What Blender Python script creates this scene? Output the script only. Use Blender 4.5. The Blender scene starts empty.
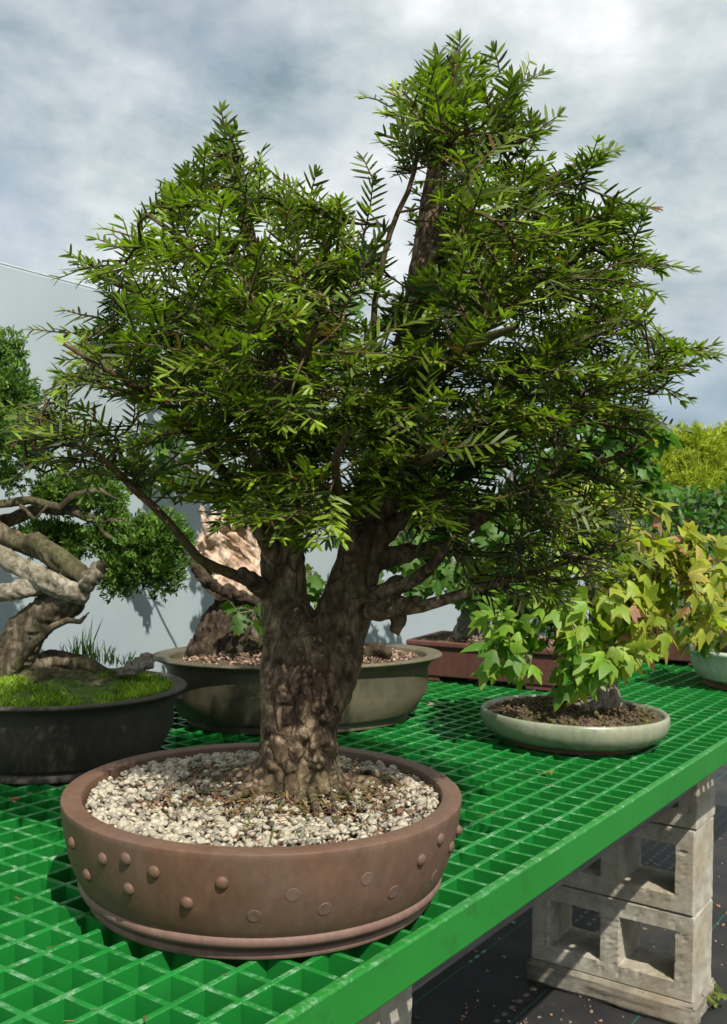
import bpy, bmesh, math, random
import numpy as np
from mathutils import Vector, Matrix, noise
R = math.radians
rng = np.random.default_rng(7)
random.seed(7)
scene = bpy.context.scene
col = scene.collection

# ---------------------------------------------------------------- camera model
F, PIT, ROL, CH = 980.0, R(-0.92), R(1.32), 0.369
def ray(x, y):
    dx, dy = x - 363.5, y - 512
    c, s = math.cos(ROL), math.sin(ROL)
    X = c*dx + s*dy; Z0 = s*dx - c*dy
    Y = F*math.cos(PIT) + Z0*math.sin(PIT); Z = Z0*math.cos(PIT) - F*math.sin(PIT)
    return np.array([X, Y, Z])/F
def at(x, y, Y):
    d = ray(x, y); return d*(Y/d[1]) + np.array([0, 0, CH])
def onz(x, y, z):
    d = ray(x, y); return d*((z - CH)/d[2]) + np.array([0, 0, CH])
def pix(Pw):
    Pw = np.atleast_2d(np.asarray(Pw, float)) - np.array([0, 0, CH])
    yc = Pw[:, 1]*math.cos(PIT) - Pw[:, 2]*math.sin(PIT)
    zc = Pw[:, 2]*math.cos(PIT) + Pw[:, 1]*math.sin(PIT)
    x = F*Pw[:, 0]/yc; y = -F*zc/yc
    c, s = math.cos(ROL), math.sin(ROL)
    return np.stack([363.5 + c*x - s*y, 512 + s*x + c*y], 1)

# ---------------------------------------------------------------- object helpers
def unit(v):
    v = np.asarray(v, float); n = np.linalg.norm(v, axis=-1, keepdims=True); return v/np.maximum(n, 1e-9)
def link(o, parent=None):
    col.objects.link(o)
    if parent is not None: o.parent = parent
    return o
def tag(o, label=None, cat=None, group=None, kind=None):
    if label: o['label'] = label
    if cat: o['category'] = cat
    if group: o['group'] = group
    if kind: o['kind'] = kind
    return o
def empty(name, loc, rz=0.0):
    o = bpy.data.objects.new(name, None); o.empty_display_size = .05
    o.location = loc; o.rotation_euler = (0, 0, rz); col.objects.link(o); return o
def ob(name, verts, faces, mat, parent=None, smooth=True, loc=None):
    me = bpy.data.meshes.new(name); me.from_pydata([tuple(v) for v in verts], [], [tuple(f) for f in faces])
    if smooth: me.shade_smooth()
    me.materials.append(mat)
    o = bpy.data.objects.new(name, me); link(o, parent)
    if loc is not None: o.location = loc
    return o
def ob_np(name, V, quads, tris, mat, parent=None, colr=None, smooth=True):
    me = bpy.data.meshes.new(name)
    nq, nt = len(quads), len(tris)
    me.vertices.add(len(V)); me.vertices.foreach_set('co', np.ascontiguousarray(V, dtype=np.float32).ravel())
    lp = np.concatenate([np.asarray(quads).reshape(-1), np.asarray(tris).reshape(-1)]).astype(np.int32)
    me.loops.add(len(lp)); me.loops.foreach_set('vertex_index', lp)
    me.polygons.add(nq + nt)
    st = np.concatenate([np.arange(nq)*4, nq*4 + np.arange(nt)*3]).astype(np.int32)
    me.polygons.foreach_set('loop_start', st)
    me.update(calc_edges=True); me.validate()
    if colr is not None:
        a = me.color_attributes.new('pigment', 'FLOAT_COLOR', 'POINT')
        c4 = np.ones((len(V), 4), np.float32); c4[:, :3] = colr
        a.data.foreach_set('color', c4.ravel())
    if smooth: me.shade_smooth()
    me.materials.append(mat)
    o = bpy.data.objects.new(name, me); link(o, parent); return o
class MB:
    def __init__(s): s.v = []; s.f = []
    def add(s, v, f):
        n = len(s.v); s.v += [tuple(map(float, p)) for p in v]; s.f += [tuple(i + n for i in q) for q in f]
    def box(s, lo, hi, M=None):
        x0, y0, z0 = lo; x1, y1, z1 = hi
        v = [(x0,y0,z0),(x1,y0,z0),(x1,y1,z0),(x0,y1,z0),(x0,y0,z1),(x1,y0,z1),(x1,y1,z1),(x0,y1,z1)]
        if M is not None: v = [M @ Vector(p) for p in v]
        s.add(v, [(0,3,2,1),(4,5,6,7),(0,1,5,4),(1,2,6,5),(2,3,7,6),(3,0,4,7)])
    def tube(s, pts, rad, n=8, cap=True, wob=0.0):
        pts = [np.asarray(p, float) for p in pts]; k = len(pts)
        T = [unit(pts[min(i+1, k-1)] - pts[max(i-1, 0)]) for i in range(k)]
        ref = np.array([0, 0, 1.]) if abs(T[0][2]) < .9 else np.array([1., 0, 0])
        u = unit(np.cross(T[0], ref)); V = []
        for i in range(k):
            u = unit(u - T[i]*np.dot(u, T[i])); w = np.cross(T[i], u)
            for j in range(n):
                a = 2*math.pi*j/n
                rr = rad[i]*(1 + (wob*math.sin(3*a + i*.7) if wob else 0))
                V.append(pts[i] + rr*(math.cos(a)*u + math.sin(a)*w))
        Fc = []
        for i in range(k-1):
            for j in range(n):
                j2 = (j+1) % n
                Fc.append((i*n+j, i*n+j2, (i+1)*n+j2, (i+1)*n+j))
        if cap: Fc += [tuple(range(n))[::-1], tuple(range((k-1)*n, k*n))]
        s.add(V, Fc)
    def ball(s, c, r, sc=(1, 1, 1), sub=2):
        bm = bmesh.new(); bmesh.ops.create_icosphere(bm, subdivisions=sub, radius=1)
        v = [np.asarray(c) + np.array(p.co)*r*np.array(sc) for p in bm.verts]
        s.add(v, [[q.index for q in f.verts] for f in bm.faces]); bm.free()
    def build(s, name, mat, parent=None, smooth=True): return ob(name, s.v, s.f, mat, parent, smooth)
def lathe(prof, n=96, a=1.0, b=1.0, close=True):
    """closed profile of (r,z) turned round z; radii scaled by a (x) and b (y)"""
    V = []; Fc = []; k = len(prof)
    for i in range(n):
        t = 2*math.pi*i/n
        for r, z in prof: V.append((r*a*math.cos(t), r*b*math.sin(t), z))
    for i in range(n):
        i2 = (i+1) % n
        for j in range(k if close else k-1):
            j2 = (j+1) % k
            Fc.append((i*k+j, i2*k+j, i2*k+j2, i*k+j2))
    return V, Fc
def bevel(o, w=.002, seg=2, ang=40):
    m = o.modifiers.new('bevel', 'BEVEL'); m.width = w; m.segments = seg; m.limit_method = 'ANGLE'; m.angle_limit = R(ang)
    return o
def remesh(mb, voxel, disp=None):
    """fuse overlapping tubes and lumps into one skin, then roughen it"""
    me = bpy.data.meshes.new('fuse'); me.from_pydata(mb.v, [], mb.f)
    o = bpy.data.objects.new('fuse', me); col.objects.link(o)
    m = o.modifiers.new('r', 'REMESH'); m.mode = 'VOXEL'; m.voxel_size = voxel
    s = o.modifiers.new('s', 'SMOOTH'); s.iterations = 3; s.factor = .5
    dg = bpy.context.evaluated_depsgraph_get(); ev = o.evaluated_get(dg)
    m2 = bpy.data.meshes.new_from_object(ev)
    n = len(m2.vertices); V = np.empty(n*3, np.float32); m2.vertices.foreach_get('co', V); V = V.reshape(-1, 3)
    N = np.empty(n*3, np.float32); m2.vertices.foreach_get('normal', N); N = N.reshape(-1, 3)
    Fc = [tuple(p.vertices) for p in m2.polygons]
    bpy.data.objects.remove(o); bpy.data.meshes.remove(me); bpy.data.meshes.remove(m2)
    if disp is not None:
        d = np.array([disp(Vector(p)) for p in V]); V = V + N*d[:, None]
    return V, Fc
def poly_in(poly, P):
    poly = np.asarray(poly, float); x, y = P[:, 0], P[:, 1]; ins = np.zeros(len(P), bool)
    for i in range(len(poly)):
        x1, y1 = poly[i]; x2, y2 = poly[i-1]
        c = ((y1 > y) != (y2 > y)) & (x < (x2-x1)*(y-y1)/((y2-y1) if y2 != y1 else 1e-9) + x1)
        ins ^= c
    return ins
def poly_dist(poly, P):
    poly = np.asarray(poly, float); best = np.full(len(P), 1e9)
    for i in range(len(poly)):
        a, b = poly[i-1], poly[i]; ab = b - a
        t = np.clip(((P - a) @ ab)/(ab @ ab + 1e-9), 0, 1)
        best = np.minimum(best, np.linalg.norm(P - (a + t[:, None]*ab), axis=1))
    return best

# ---------------------------------------------------------------- materials
class NT:
    def __init__(s, name):
        s.m = bpy.data.materials.new(name); s.m.use_nodes = True; s.t = s.m.node_tree; s.n = s.t.nodes
        s.b = s.n['Principled BSDF']; s.out = s.n['Material Output']
    def new(s, t, **kw):
        q = s.n.new(t)
        for k, v in kw.items(): setattr(q, k, v)
        return q
    def ln(s, a, b): s.t.links.new(a, b)
    def coord(s, kind='Object'):
        return s.new('ShaderNodeTexCoord').outputs[kind]
    def noise(s, scale, detail=6, rough=.55, vec=None, dist=0.0):
        q = s.new('ShaderNodeTexNoise'); q.inputs['Scale'].default_value = scale; q.inputs['Detail'].default_value = detail
        q.inputs['Roughness'].default_value = rough; q.inputs['Distortion'].default_value = dist
        s.ln(vec if vec is not None else s.coord(), q.inputs['Vector']); return q.outputs['Fac']
    def ramp(s, fac, stops):
        q = s.new('ShaderNodeValToRGB'); e = q.color_ramp.elements
        while len(e) < len(stops): e.new(.5)
        for el, (p, c) in zip(e, stops):
            el.position = p; el.color = (*c, 1) if len(c) == 3 else c
        s.ln(fac, q.inputs['Fac']); return q.outputs['Color']
    def mix(s, fac, a, b, mode='MIX'):
        q = s.new('ShaderNodeMix'); q.data_type = 'RGBA'; q.blend_type = mode
        for val, i in ((fac, 0), (a, 6), (b, 7)):
            if isinstance(val, (int, float)): q.inputs[i].default_value = val
            elif isinstance(val, tuple): q.inputs[i].default_value = (*val, 1)
            else: s.ln(val, q.inputs[i])
        return q.outputs[2]
    def bump(s, h, strength=.3, dist=.002):
        q = s.new('ShaderNodeBump'); q.inputs['Strength'].default_value = strength; q.inputs['Distance'].default_value = dist
        s.ln(h, q.inputs['Height']); s.ln(q.outputs['Normal'], s.b.inputs['Normal']); return q
    def base(s, c):
        if isinstance(c, tuple): s.b.inputs['Base Color'].default_value = (*c, 1)
        else: s.ln(c, s.b.inputs['Base Color'])
    def rough(s, v): s.b.inputs['Roughness'].default_value = v
    def stretch(s, sc, kind='Object'):
        q = s.new('ShaderNodeMapping'); q.inputs['Scale'].default_value = sc; s.ln(s.coord(kind), q.inputs['Vector']); return q.outputs['Vector']

def mat_ceramic(name, c0, c1, rough=.6, scale=18, spec=.4, stain=None):
    t = NT(name); n = t.noise(scale, 9, .65); c = t.ramp(n, [(.32, c0), (.68, c1)])
    n3 = t.noise(5.5, 6, .65, None, .4)
    c = t.mix(t.ramp(n3, [(.46, (0, 0, 0)), (.66, (.75, .75, .75))]), c, stain or c0)
    n4 = t.noise(95, 5, .7, t.stretch((1, 1, .5))); c = t.mix(1.0, c, t.ramp(n4, [(.3, (.8, .79, .78)), (.7, (1.12, 1.12, 1.12))]), 'MULTIPLY')
    t.base(c); t.b.inputs['Specular IOR Level'].default_value = spec
    rr = t.new('ShaderNodeMapRange'); rr.inputs['To Min'].default_value = rough - .12; rr.inputs['To Max'].default_value = rough + .16; t.ln(n3, rr.inputs['Value']); t.ln(rr.outputs['Result'], t.b.inputs['Roughness'])
    t.bump(t.noise(160, 5, .65), .16, .0012); return t.m
def mat_leaf(name, gloss=.45, trans=.35, vary=.35, tint=(1.0, 1.25, .45)):
    t = NT(name); a = t.new('ShaderNodeVertexColor', layer_name='pigment')
    g = t.new('ShaderNodeNewGeometry')
    hv = t.new('ShaderNodeHueSaturation'); hv.inputs['Saturation'].default_value = 1.0
    mr = t.new('ShaderNodeMapRange'); mr.inputs['To Min'].default_value = 1 - vary; mr.inputs['To Max'].default_value = 1 + vary
    t.ln(g.outputs['Random Per Island'], mr.inputs['Value']); t.ln(mr.outputs['Result'], hv.inputs['Value'])
    t.ln(a.outputs['Color'], hv.inputs['Color']); t.base(hv.outputs['Color']); t.rough(gloss)
    tr = t.new('ShaderNodeBsdfTranslucent'); tc = t.mix(1.0, hv.outputs['Color'], tint, 'MULTIPLY'); t.ln(tc, tr.inputs['Color'])
    ms = t.new('ShaderNodeMixShader'); ms.inputs[0].default_value = trans
    t.ln(t.b.outputs[0], ms.inputs[1]); t.ln(tr.outputs[0], ms.inputs[2]); t.ln(ms.outputs[0], t.out.inputs['Surface']); return t.m
def mat_pig(name, rough=.8, nscale=300, bump=.25):
    t = NT(name); a = t.new('ShaderNodeVertexColor', layer_name='pigment')
    n = t.noise(nscale, 4, .6); c = t.mix(1.0, a.outputs['Color'], t.ramp(n, [(.3, (.65, .65, .65)), (.7, (1.2, 1.2, 1.2))]), 'MULTIPLY')
    t.base(c); t.rough(rough); t.bump(n, bump, .001); return t.m
def mat_bark(name, cols, scale=40, st=(1, 1, .35), bump=.6, rough=.85, crack=0):
    t = NT(name); v = t.stretch(st); n = t.noise(scale, 10, .72, v, .8); n2 = t.noise(11, 6, .6); n3 = t.noise(scale*3.1, 6, .7, v)
    c = t.ramp(n, [(.36, cols[0]), (.5, cols[1]), (.64, cols[2])])
    c = t.mix(t.ramp(n2, [(.46, (0, 0, 0)), (.62, (.75, .75, .75))]), c, cols[3])
    c = t.mix(1.0, c, t.ramp(n3, [(.34, (.45, .42, .4)), (.6, (1.2, 1.2, 1.2))]), 'MULTIPLY')
    ck = None
    if crack:
        dv = t.new('ShaderNodeMix'); dv.data_type = 'VECTOR'; dv.inputs[0].default_value = .012
        nz = t.new('ShaderNodeTexNoise'); nz.inputs['Scale'].default_value = 60; nz.inputs['Detail'].default_value = 5; t.ln(v, nz.inputs['Vector']); t.ln(v, dv.inputs[4]); t.ln(nz.outputs['Color'], dv.inputs[5])
        vo = t.new('ShaderNodeTexVoronoi'); vo.feature = 'DISTANCE_TO_EDGE'; vo.inputs['Scale'].default_value = crack; t.ln(dv.outputs[1], vo.inputs['Vector'])
        ck = t.ramp(vo.outputs['Distance'], [(.0, (.3, .27, .25)), (.14, (1, 1, 1))]); c = t.mix(.42, c, t.mix(1.0, c, ck, 'MULTIPLY'))
    t.base(c); t.rough(rough); t.b.inputs['Specular IOR Level'].default_value = .25
    ad = t.new('ShaderNodeMath', operation='ADD'); t.ln(n, ad.inputs[0]); t.ln(n3, ad.inputs[1])
    if ck is not None:
        a2 = t.new('ShaderNodeMath', operation='ADD'); t.ln(ad.outputs[0], a2.inputs[0]); t.ln(ck, a2.inputs[1]); ad = a2
    t.bump(ad.outputs[0], bump, .006); return t.m

M = {}
M['pot_brown'] = mat_ceramic('unglazed_brown_clay', (.12, .064, .04), (.165, .09, .057), .55, 25, .35, (.14, .094, .068))
M['pot_band'] = mat_ceramic('pale_brown_clay', (.17, .1, .08), (.23, .14, .112), .55, 25, .35)
M['scar'] = mat_ceramic('worn_brown_clay', (.14, .09, .068), (.185, .125, .095), .6, 60, .3)
M['pot_dark'] = mat_ceramic('dark_clay', (.05, .04, .032), (.085, .07, .057), .6, 20, .35)
M['pot_olive'] = mat_ceramic('olive_glaze', (.075, .068, .04), (.14, .125, .08), .5, 14, .4, (.2, .17, .11))
M['pot_red'] = mat_ceramic('red_clay', (.11, .045, .036), (.16, .07, .055), .6, 16, .3)
M['pot_cel'] = mat_ceramic('celadon_glaze', (.2, .23, .15), (.3, .32, .22), .22, 9, .55, (.34, .34, .24))
M['pot_white'] = mat_ceramic('pale_green_glaze', (.5, .56, .48), (.62, .67, .58), .2, 8, .5)
M['foot_clay'] = mat_ceramic('bare_clay', (.16, .1, .06), (.24, .15, .1), .8, 22, .2)
M['yew_bark'] = mat_bark('yew_bark', [(.03, .019, .012), (.15, .102, .064), (.4, .3, .195), (.16, .135, .07)], 40, (1, 1, .55), .9, .85, 62)
M['twig'] = mat_bark('yew_twig', [(.045, .03, .015), (.1, .062, .032), (.17, .11, .06), (.07, .075, .025)], 120, (1, 1, 1), .3)
M['jun_bark'] = mat_bark('juniper_bark', [(.03, .024, .014), (.095, .075, .047), (.21, .175, .12), (.08, .085, .03)], 45)
M['dead'] = mat_bark('silvered_deadwood', [(.11, .095, .065), (.3, .265, .2), (.5, .46, .38), (.17, .155, .1)], 38, (1, 1, .8), .7)
M['pale_dead'] = mat_bark('pale_hollow_wood', [(.4, .26, .17), (.6, .46, .34), (.72, .6, .47), (.42, .25, .16)], 30, (1, 1, .5), .5)
M['root_bark'] = mat_bark('fibrous_root_bark', [(.022, .016, .01), (.06, .043, .028), (.15, .11, .075), (.085, .065, .035)], 70, (1, 1, .4), .9)
M['grey_bark'] = mat_bark('grey_bark', [(.09, .08, .065), (.24, .21, .17), (.42, .38, .33), (.17, .14, .1)], 50, (1, 1, .6), .6)
M['yew_leaf'] = mat_leaf('yew_needles', .5, .38, .35)
M['leaf'] = mat_leaf('maple_leaves', .5, .5, .22, (1.0, 1.15, .5))
M['soft_leaf'] = mat_leaf('soft_foliage', .6, .35, .35)
M['moss'] = mat_leaf('moss_blades', .8, .4, .35)
M['stone'] = mat_pig('pebbles', .85)
M['soil'] = mat_pig('soil_crumbs', .95)

def soil_mat():
    t = NT('pot_soil'); n = t.noise(120, 8, .7); n2 = t.noise(14, 5, .6)
    c = t.ramp(n, [(.3, (.03, .018, .01)), (.55, (.13, .08, .05)), (.75, (.32, .22, .15))])
    c = t.mix(t.ramp(n2, [(.5, (0, 0, 0)), (.62, (.6, .6, .6))]), c, (.06, .07, .015)); t.base(c); t.rough(.95)
    t.bump(t.noise(160, 6, .7), .9, .006); return t.m
M['potsoil'] = soil_mat()
def grate_mat(name, c0, c1, edge=False):
    t = NT(name); n = t.noise(9, 6, .6); c = t.ramp(n, [(.3, c0), (.7, c1)])
    g = t.new('ShaderNodeNewGeometry'); sx = t.new('ShaderNodeSeparateXYZ'); t.ln(g.outputs['Normal'], sx.inputs[0])
    up = t.new('ShaderNodeMath', operation='GREATER_THAN'); t.ln(sx.outputs['Z'], up.inputs[0]); up.inputs[1].default_value = .35
    w = t.ramp(t.noise(55, 7, .75), [(.5, (0, 0, 0)), (.66, (.75, .75, .75))])      # scuffs worn into the tops of the bars
    w2 = t.ramp(t.noise(6, 3, .6), [(.38, (.12, .12, .12)), (.62, (1, 1, 1))])
    m = t.mix(1.0, w, w2, 'MULTIPLY'); mm = t.new('ShaderNodeMath', operation='MULTIPLY'); t.ln(m, mm.inputs[0]); t.ln(up.outputs[0], mm.inputs[1])
    c = t.mix(mm.outputs[0], c, (.33, .5, .36))
    d = t.ramp(t.noise(26, 8, .7), [(.56, (0, 0, 0)), (.75, (.55, .55, .55))]); c = t.mix(d, c, (.02, .07, .02))
    t.base(c); t.rough(.33 if not edge else .38); t.b.inputs['Specular IOR Level'].default_value = .5
    t.bump(t.noise(140, 4, .6), .08, .001); return t.m
M['grate'] = grate_mat('green_grating_plastic', (.008, .155, .022), (.014, .215, .035))
M['edge'] = grate_mat('green_edge_plastic', (.014, .18, .022), (.02, .215, .03), True)
def concrete_mat(name, c0, c1, c2, tint=1):
    t = NT(name); n = t.noise(24, 9, .65); c = t.ramp(n, [(.3, c0), (.5, c1), (.7, c2)])
    n2 = t.noise(5, 4, .5); c = t.mix(t.ramp(n2, [(.48, (0, 0, 0)), (.7, (.5, .5, .5))]), c, (.3, .24, .14))
    pit = t.new('ShaderNodeTexVoronoi'); pit.inputs['Scale'].default_value = 90; t.ln(t.coord(), pit.inputs['Vector'])
    pr = t.ramp(pit.outputs['Distance'], [(.06, (.25, .25, .25)), (.2, (1, 1, 1))]); sel = t.ramp(t.noise(30, 3), [(.52, (0, 0, 0)), (.6, (1, 1, 1))])
    c = t.mix(t.mix(1.0, sel, .8 if False else 1.0, 'MULTIPLY') if False else sel, c, t.mix(1.0, c, pr, 'MULTIPLY'))
    t.base(c); t.rough(.92); t.bump(t.noise(190, 7, .75), .7, .003); return t.m
M['block'] = concrete_mat('grey_concrete', (.25, .225, .175), (.4, .37, .3), (.52, .485, .41))
M['slab'] = concrete_mat('rough_concrete', (.13, .115, .095), (.24, .215, .17), (.38, .35, .29))
def timber_mat():
    t = NT('weathered_grey_timber'); v = t.stretch((30, 2, 30)); n = t.noise(3, 8, .65, v)
    t.base(t.ramp(n, [(.3, (.07, .066, .06)), (.7, (.2, .19, .17))])); t.rough(.85); t.bump(n, .4, .002); return t.m
M['timber'] = timber_mat()
def fabric_mat():
    t = NT('black_weed_fabric'); n = t.noise(5, 7, .65); c = t.ramp(n, [(.3, (.009, .009, .01)), (.7, (.026, .026, .027))])
    sep = t.new('ShaderNodeSeparateXYZ'); t.ln(t.coord(), sep.inputs[0])
    fr = t.new('ShaderNodeMath', operation='PINGPONG'); t.ln(sep.outputs['X'], fr.inputs[0]); fr.inputs[1].default_value = .11
    lt = t.new('ShaderNodeMath', operation='LESS_THAN'); t.ln(fr.outputs[0], lt.inputs[0]); lt.inputs[1].default_value = .0025
    c = t.mix(lt.outputs[0], c, (.01, .085, .055))
    dirt = t.ramp(t.noise(3.2, 8, .7), [(.52, (0, 0, 0)), (.75, (.6, .6, .6))]); c = t.mix(dirt, c, (.075, .06, .045))
    t.base(c); t.rough(.7)
    br = t.new('ShaderNodeTexChecker'); br.inputs['Scale'].default_value = 420; t.ln(t.coord(), br.inputs['Vector']); t.bump(br.outputs['Fac'], .25, .001); return t.m
M['fabric'] = fabric_mat()
def ground_mat():
    t = NT('gravel_and_grass'); n = t.noise(.15, 8, .6); n2 = t.noise(40, 6, .7)
    c = t.mix(t.ramp(n, [(.45, (0, 0, 0)), (.55, (1, 1, 1))]), t.ramp(n2, [(.3, (.14, .13, .11)), (.7, (.3, .28, .25))]), t.ramp(n2, [(.3, (.02, .045, .01)), (.7, (.06, .1, .025))]))
    t.base(c); t.rough(.95); t.bump(n2, .6, .02); return t.m
M['ground'] = ground_mat()
def wall_mat():
    t = NT('pale_painted_sheet'); n = t.noise(3.5, 8, .65); n2 = t.noise(1.3, 6, .6)
    c = t.ramp(n, [(.3, (.34, .4, .435)), (.7, (.41, .47, .5))]); c = t.mix(t.ramp(n2, [(.45, (0, 0, 0)), (.75, (.45, .45, .45))]), c, (.32, .375, .4))
    t.base(c); t.rough(.55); t.bump(t.noise(60, 3), .05, .001); return t.m
M['wall'] = wall_mat()
M['cap'] = mat_ceramic('pale_metal_cap', (.46, .52, .55), (.52, .58, .61), .45, 8, .4)
def mosssoil():
    t = NT('moss_mat'); n = t.noise(60, 8, .7)
    t.base(t.ramp(n, [(.3, (.03, .05, .008)), (.6, (.1, .17, .02)), (.8, (.19, .25, .04))])); t.rough(.95); t.bump(n, 1.0, .008); return t.m
M['mossmat'] = mosssoil()

# ---------------------------------------------------------------- foliage generators
def needles(name, B, D, Nn, L, Wd, C, mat, parent, droop=.18):
    """flat tapering needles: base B, direction D, face normal Nn, length, width, colour"""
    B, D, Nn = map(lambda q: np.asarray(q, float), (B, D, Nn)); L = np.asarray(L)[:, None]; Wd = np.asarray(Wd)[:, None]
    D = unit(D); S = unit(np.cross(D, Nn)); Nn = unit(np.cross(S, D)); n = len(B)
    rows = [(0.0, .4), (.14, .95), (.5, 1.0), (.8, .72)]
    V = np.empty((n, 9, 3))
    for i, (s, w) in enumerate(rows):
        c = B + D*L*s - Nn*L*droop*s*s
        V[:, 2*i] = c - S*Wd*w*.5; V[:, 2*i+1] = c + S*Wd*w*.5
    V[:, 8] = B + D*L - Nn*L*droop
    o = np.arange(n)[:, None]*9
    q = np.concatenate([o + np.array([0, 1, 3, 2]), o + np.array([2, 3, 5, 4]), o + np.array([4, 5, 7, 6])]); t = o + np.array([6, 7, 8])
    return ob_np(name, V.reshape(-1, 3), q, t, mat, parent, np.repeat(C, 9, 0))
def shoots_to_needles(SH, spacing=.0052, nl=(.016, .023), nw=.0029, c_in=(.035, .07, .01), c_out=(.1, .16, .02), radial=.35):
    """SH: list of (base, dir, normal, length, tip_colour_weight). Two ranks of needles and a stem line each"""
    B = []; D = []; N = []; L = []; W = []; C = []; stems = []
    for (b, d, n, ln, tw) in SH:
        d = unit(d); s = unit(np.cross(d, n)); n = np.cross(s, d); k = max(5, int(ln/spacing))
        bend = rng.normal(0, .1, 3); pts = []
        ii = np.arange(k); f = (ii + .5)/k
        pos = b + d*(f*ln)[:, None] + (bend*ln)*(f**2)[:, None] - np.array([0, 0, .12*ln])*(f**2)[:, None]
        side = np.where(ii % 2 == 0, 1.0, -1.0)
        lift = rng.normal(.12, radial, k)
        fw = .55 + .5*f + rng.normal(0, .1, k)
        dd = s*side[:, None]*1.0 + d*fw[:, None] + n*lift[:, None]
        ln_n = rng.uniform(nl[0], nl[1], k)*(1 - .45*np.maximum(0, f-.72)/.28)*(.75 + .25*np.minimum(1, f/.2))
        B.append(pos); D.append(unit(dd)); N.append(np.tile(n, (k, 1)) + rng.normal(0, .3, (k, 3))); L.append(ln_n); W.append(np.full(k, nw)*rng.uniform(.85, 1.15, k))
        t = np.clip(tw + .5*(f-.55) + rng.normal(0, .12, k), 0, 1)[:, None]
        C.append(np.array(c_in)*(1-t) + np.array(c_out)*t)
        # terminal bud tuft
        for _ in range(4):
            dd2 = unit(d + rng.normal(0, .35, 3)); B.append(pos[-1:]); D.append(dd2[None]); N.append((n + rng.normal(0, .3, 3))[None])
            L.append(np.array([nl[0]*.75])); W.append(np.array([nw])); C.append(C[-1][-1:])
        stems.append(np.vstack([b[None], pos[[k//2]], pos[-1:]]))
    cat = lambda q: np.concatenate(q)
    return cat(B), cat(D), cat(N), cat(L), cat(W), cat(C), stems
def stem_mesh(mb, stems, r0=.0011, r1=.0006):
    for p in stems: mb.tube(list(p), [r0, (r0+r1)/2, r1], 4, False)

def leaf_template(kind):
    if kind == 'trident':
        half = [(0, 0), (.12, .02), (.24, .16), (.42, .3), (.6, .62), (.38, .54), (.24, .56), (.21, .72), (.12, .95), (0, 1.16)]
    elif kind == 'field':
        half = [(0, 0), (.2, -.1), (.42, -.02), (.36, .14), (.62, .3), (.66, .46), (.4, .46), (.3, .56), (.36, .78), (.16, .84), (0, 1.0)]
    else:
        half = [(0, 0), (.16, .12), (.25, .35), (.24, .58), (.13, .82), (0, 1.0)]
    h = np.array(half, float); left = h[1:-1][::-1]*np.array([-1, 1])
    out = np.vstack([h, left]); c = np.array([[0, .42]])
    P = np.vstack([c, out]); n = len(out)
    tri = [(0, 1+i, 1+(i+1) % n) for i in range(n)]
    z = -.38*np.abs(P[:, 0])**1.3*1.0 - .30*(P[:, 1])**2
    z[0] += .04
    return np.column_stack([P[:, 0], P[:, 1], z]), np.array(tri)
def leaves(name, Pos, D, Nn, size, C, kind, mat, parent):
    T, tri = leaf_template(kind); n = len(Pos); k = len(T)
    D = unit(D); S = unit(np.cross(D, Nn)); Nn = np.cross(S, D)
    jit = rng.normal(1, .1, (n, k, 1))
    curl = rng.uniform(.3, 1.7, n)
    V = Pos[:, None] + size[:, None, None]*(T[None, :, 0:1]*S[:, None]*jit + T[None, :, 1:2]*D[:, None] + T[None, :, 2:3]*Nn[:, None]*curl[:, None, None])
    t = (np.arange(n)*k)[:, None, None] + tri[None]
    cc = np.repeat(C[:, None], k, 1)*rng.uniform(.92, 1.08, (n, k, 1)); cc[:, 0] *= np.array([.62, .85, .8])
    return ob_np(name, V.reshape(-1, 3), np.zeros((0, 4), int), t.reshape(-1, 3), mat, parent, cc.reshape(-1, 3), True)

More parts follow.
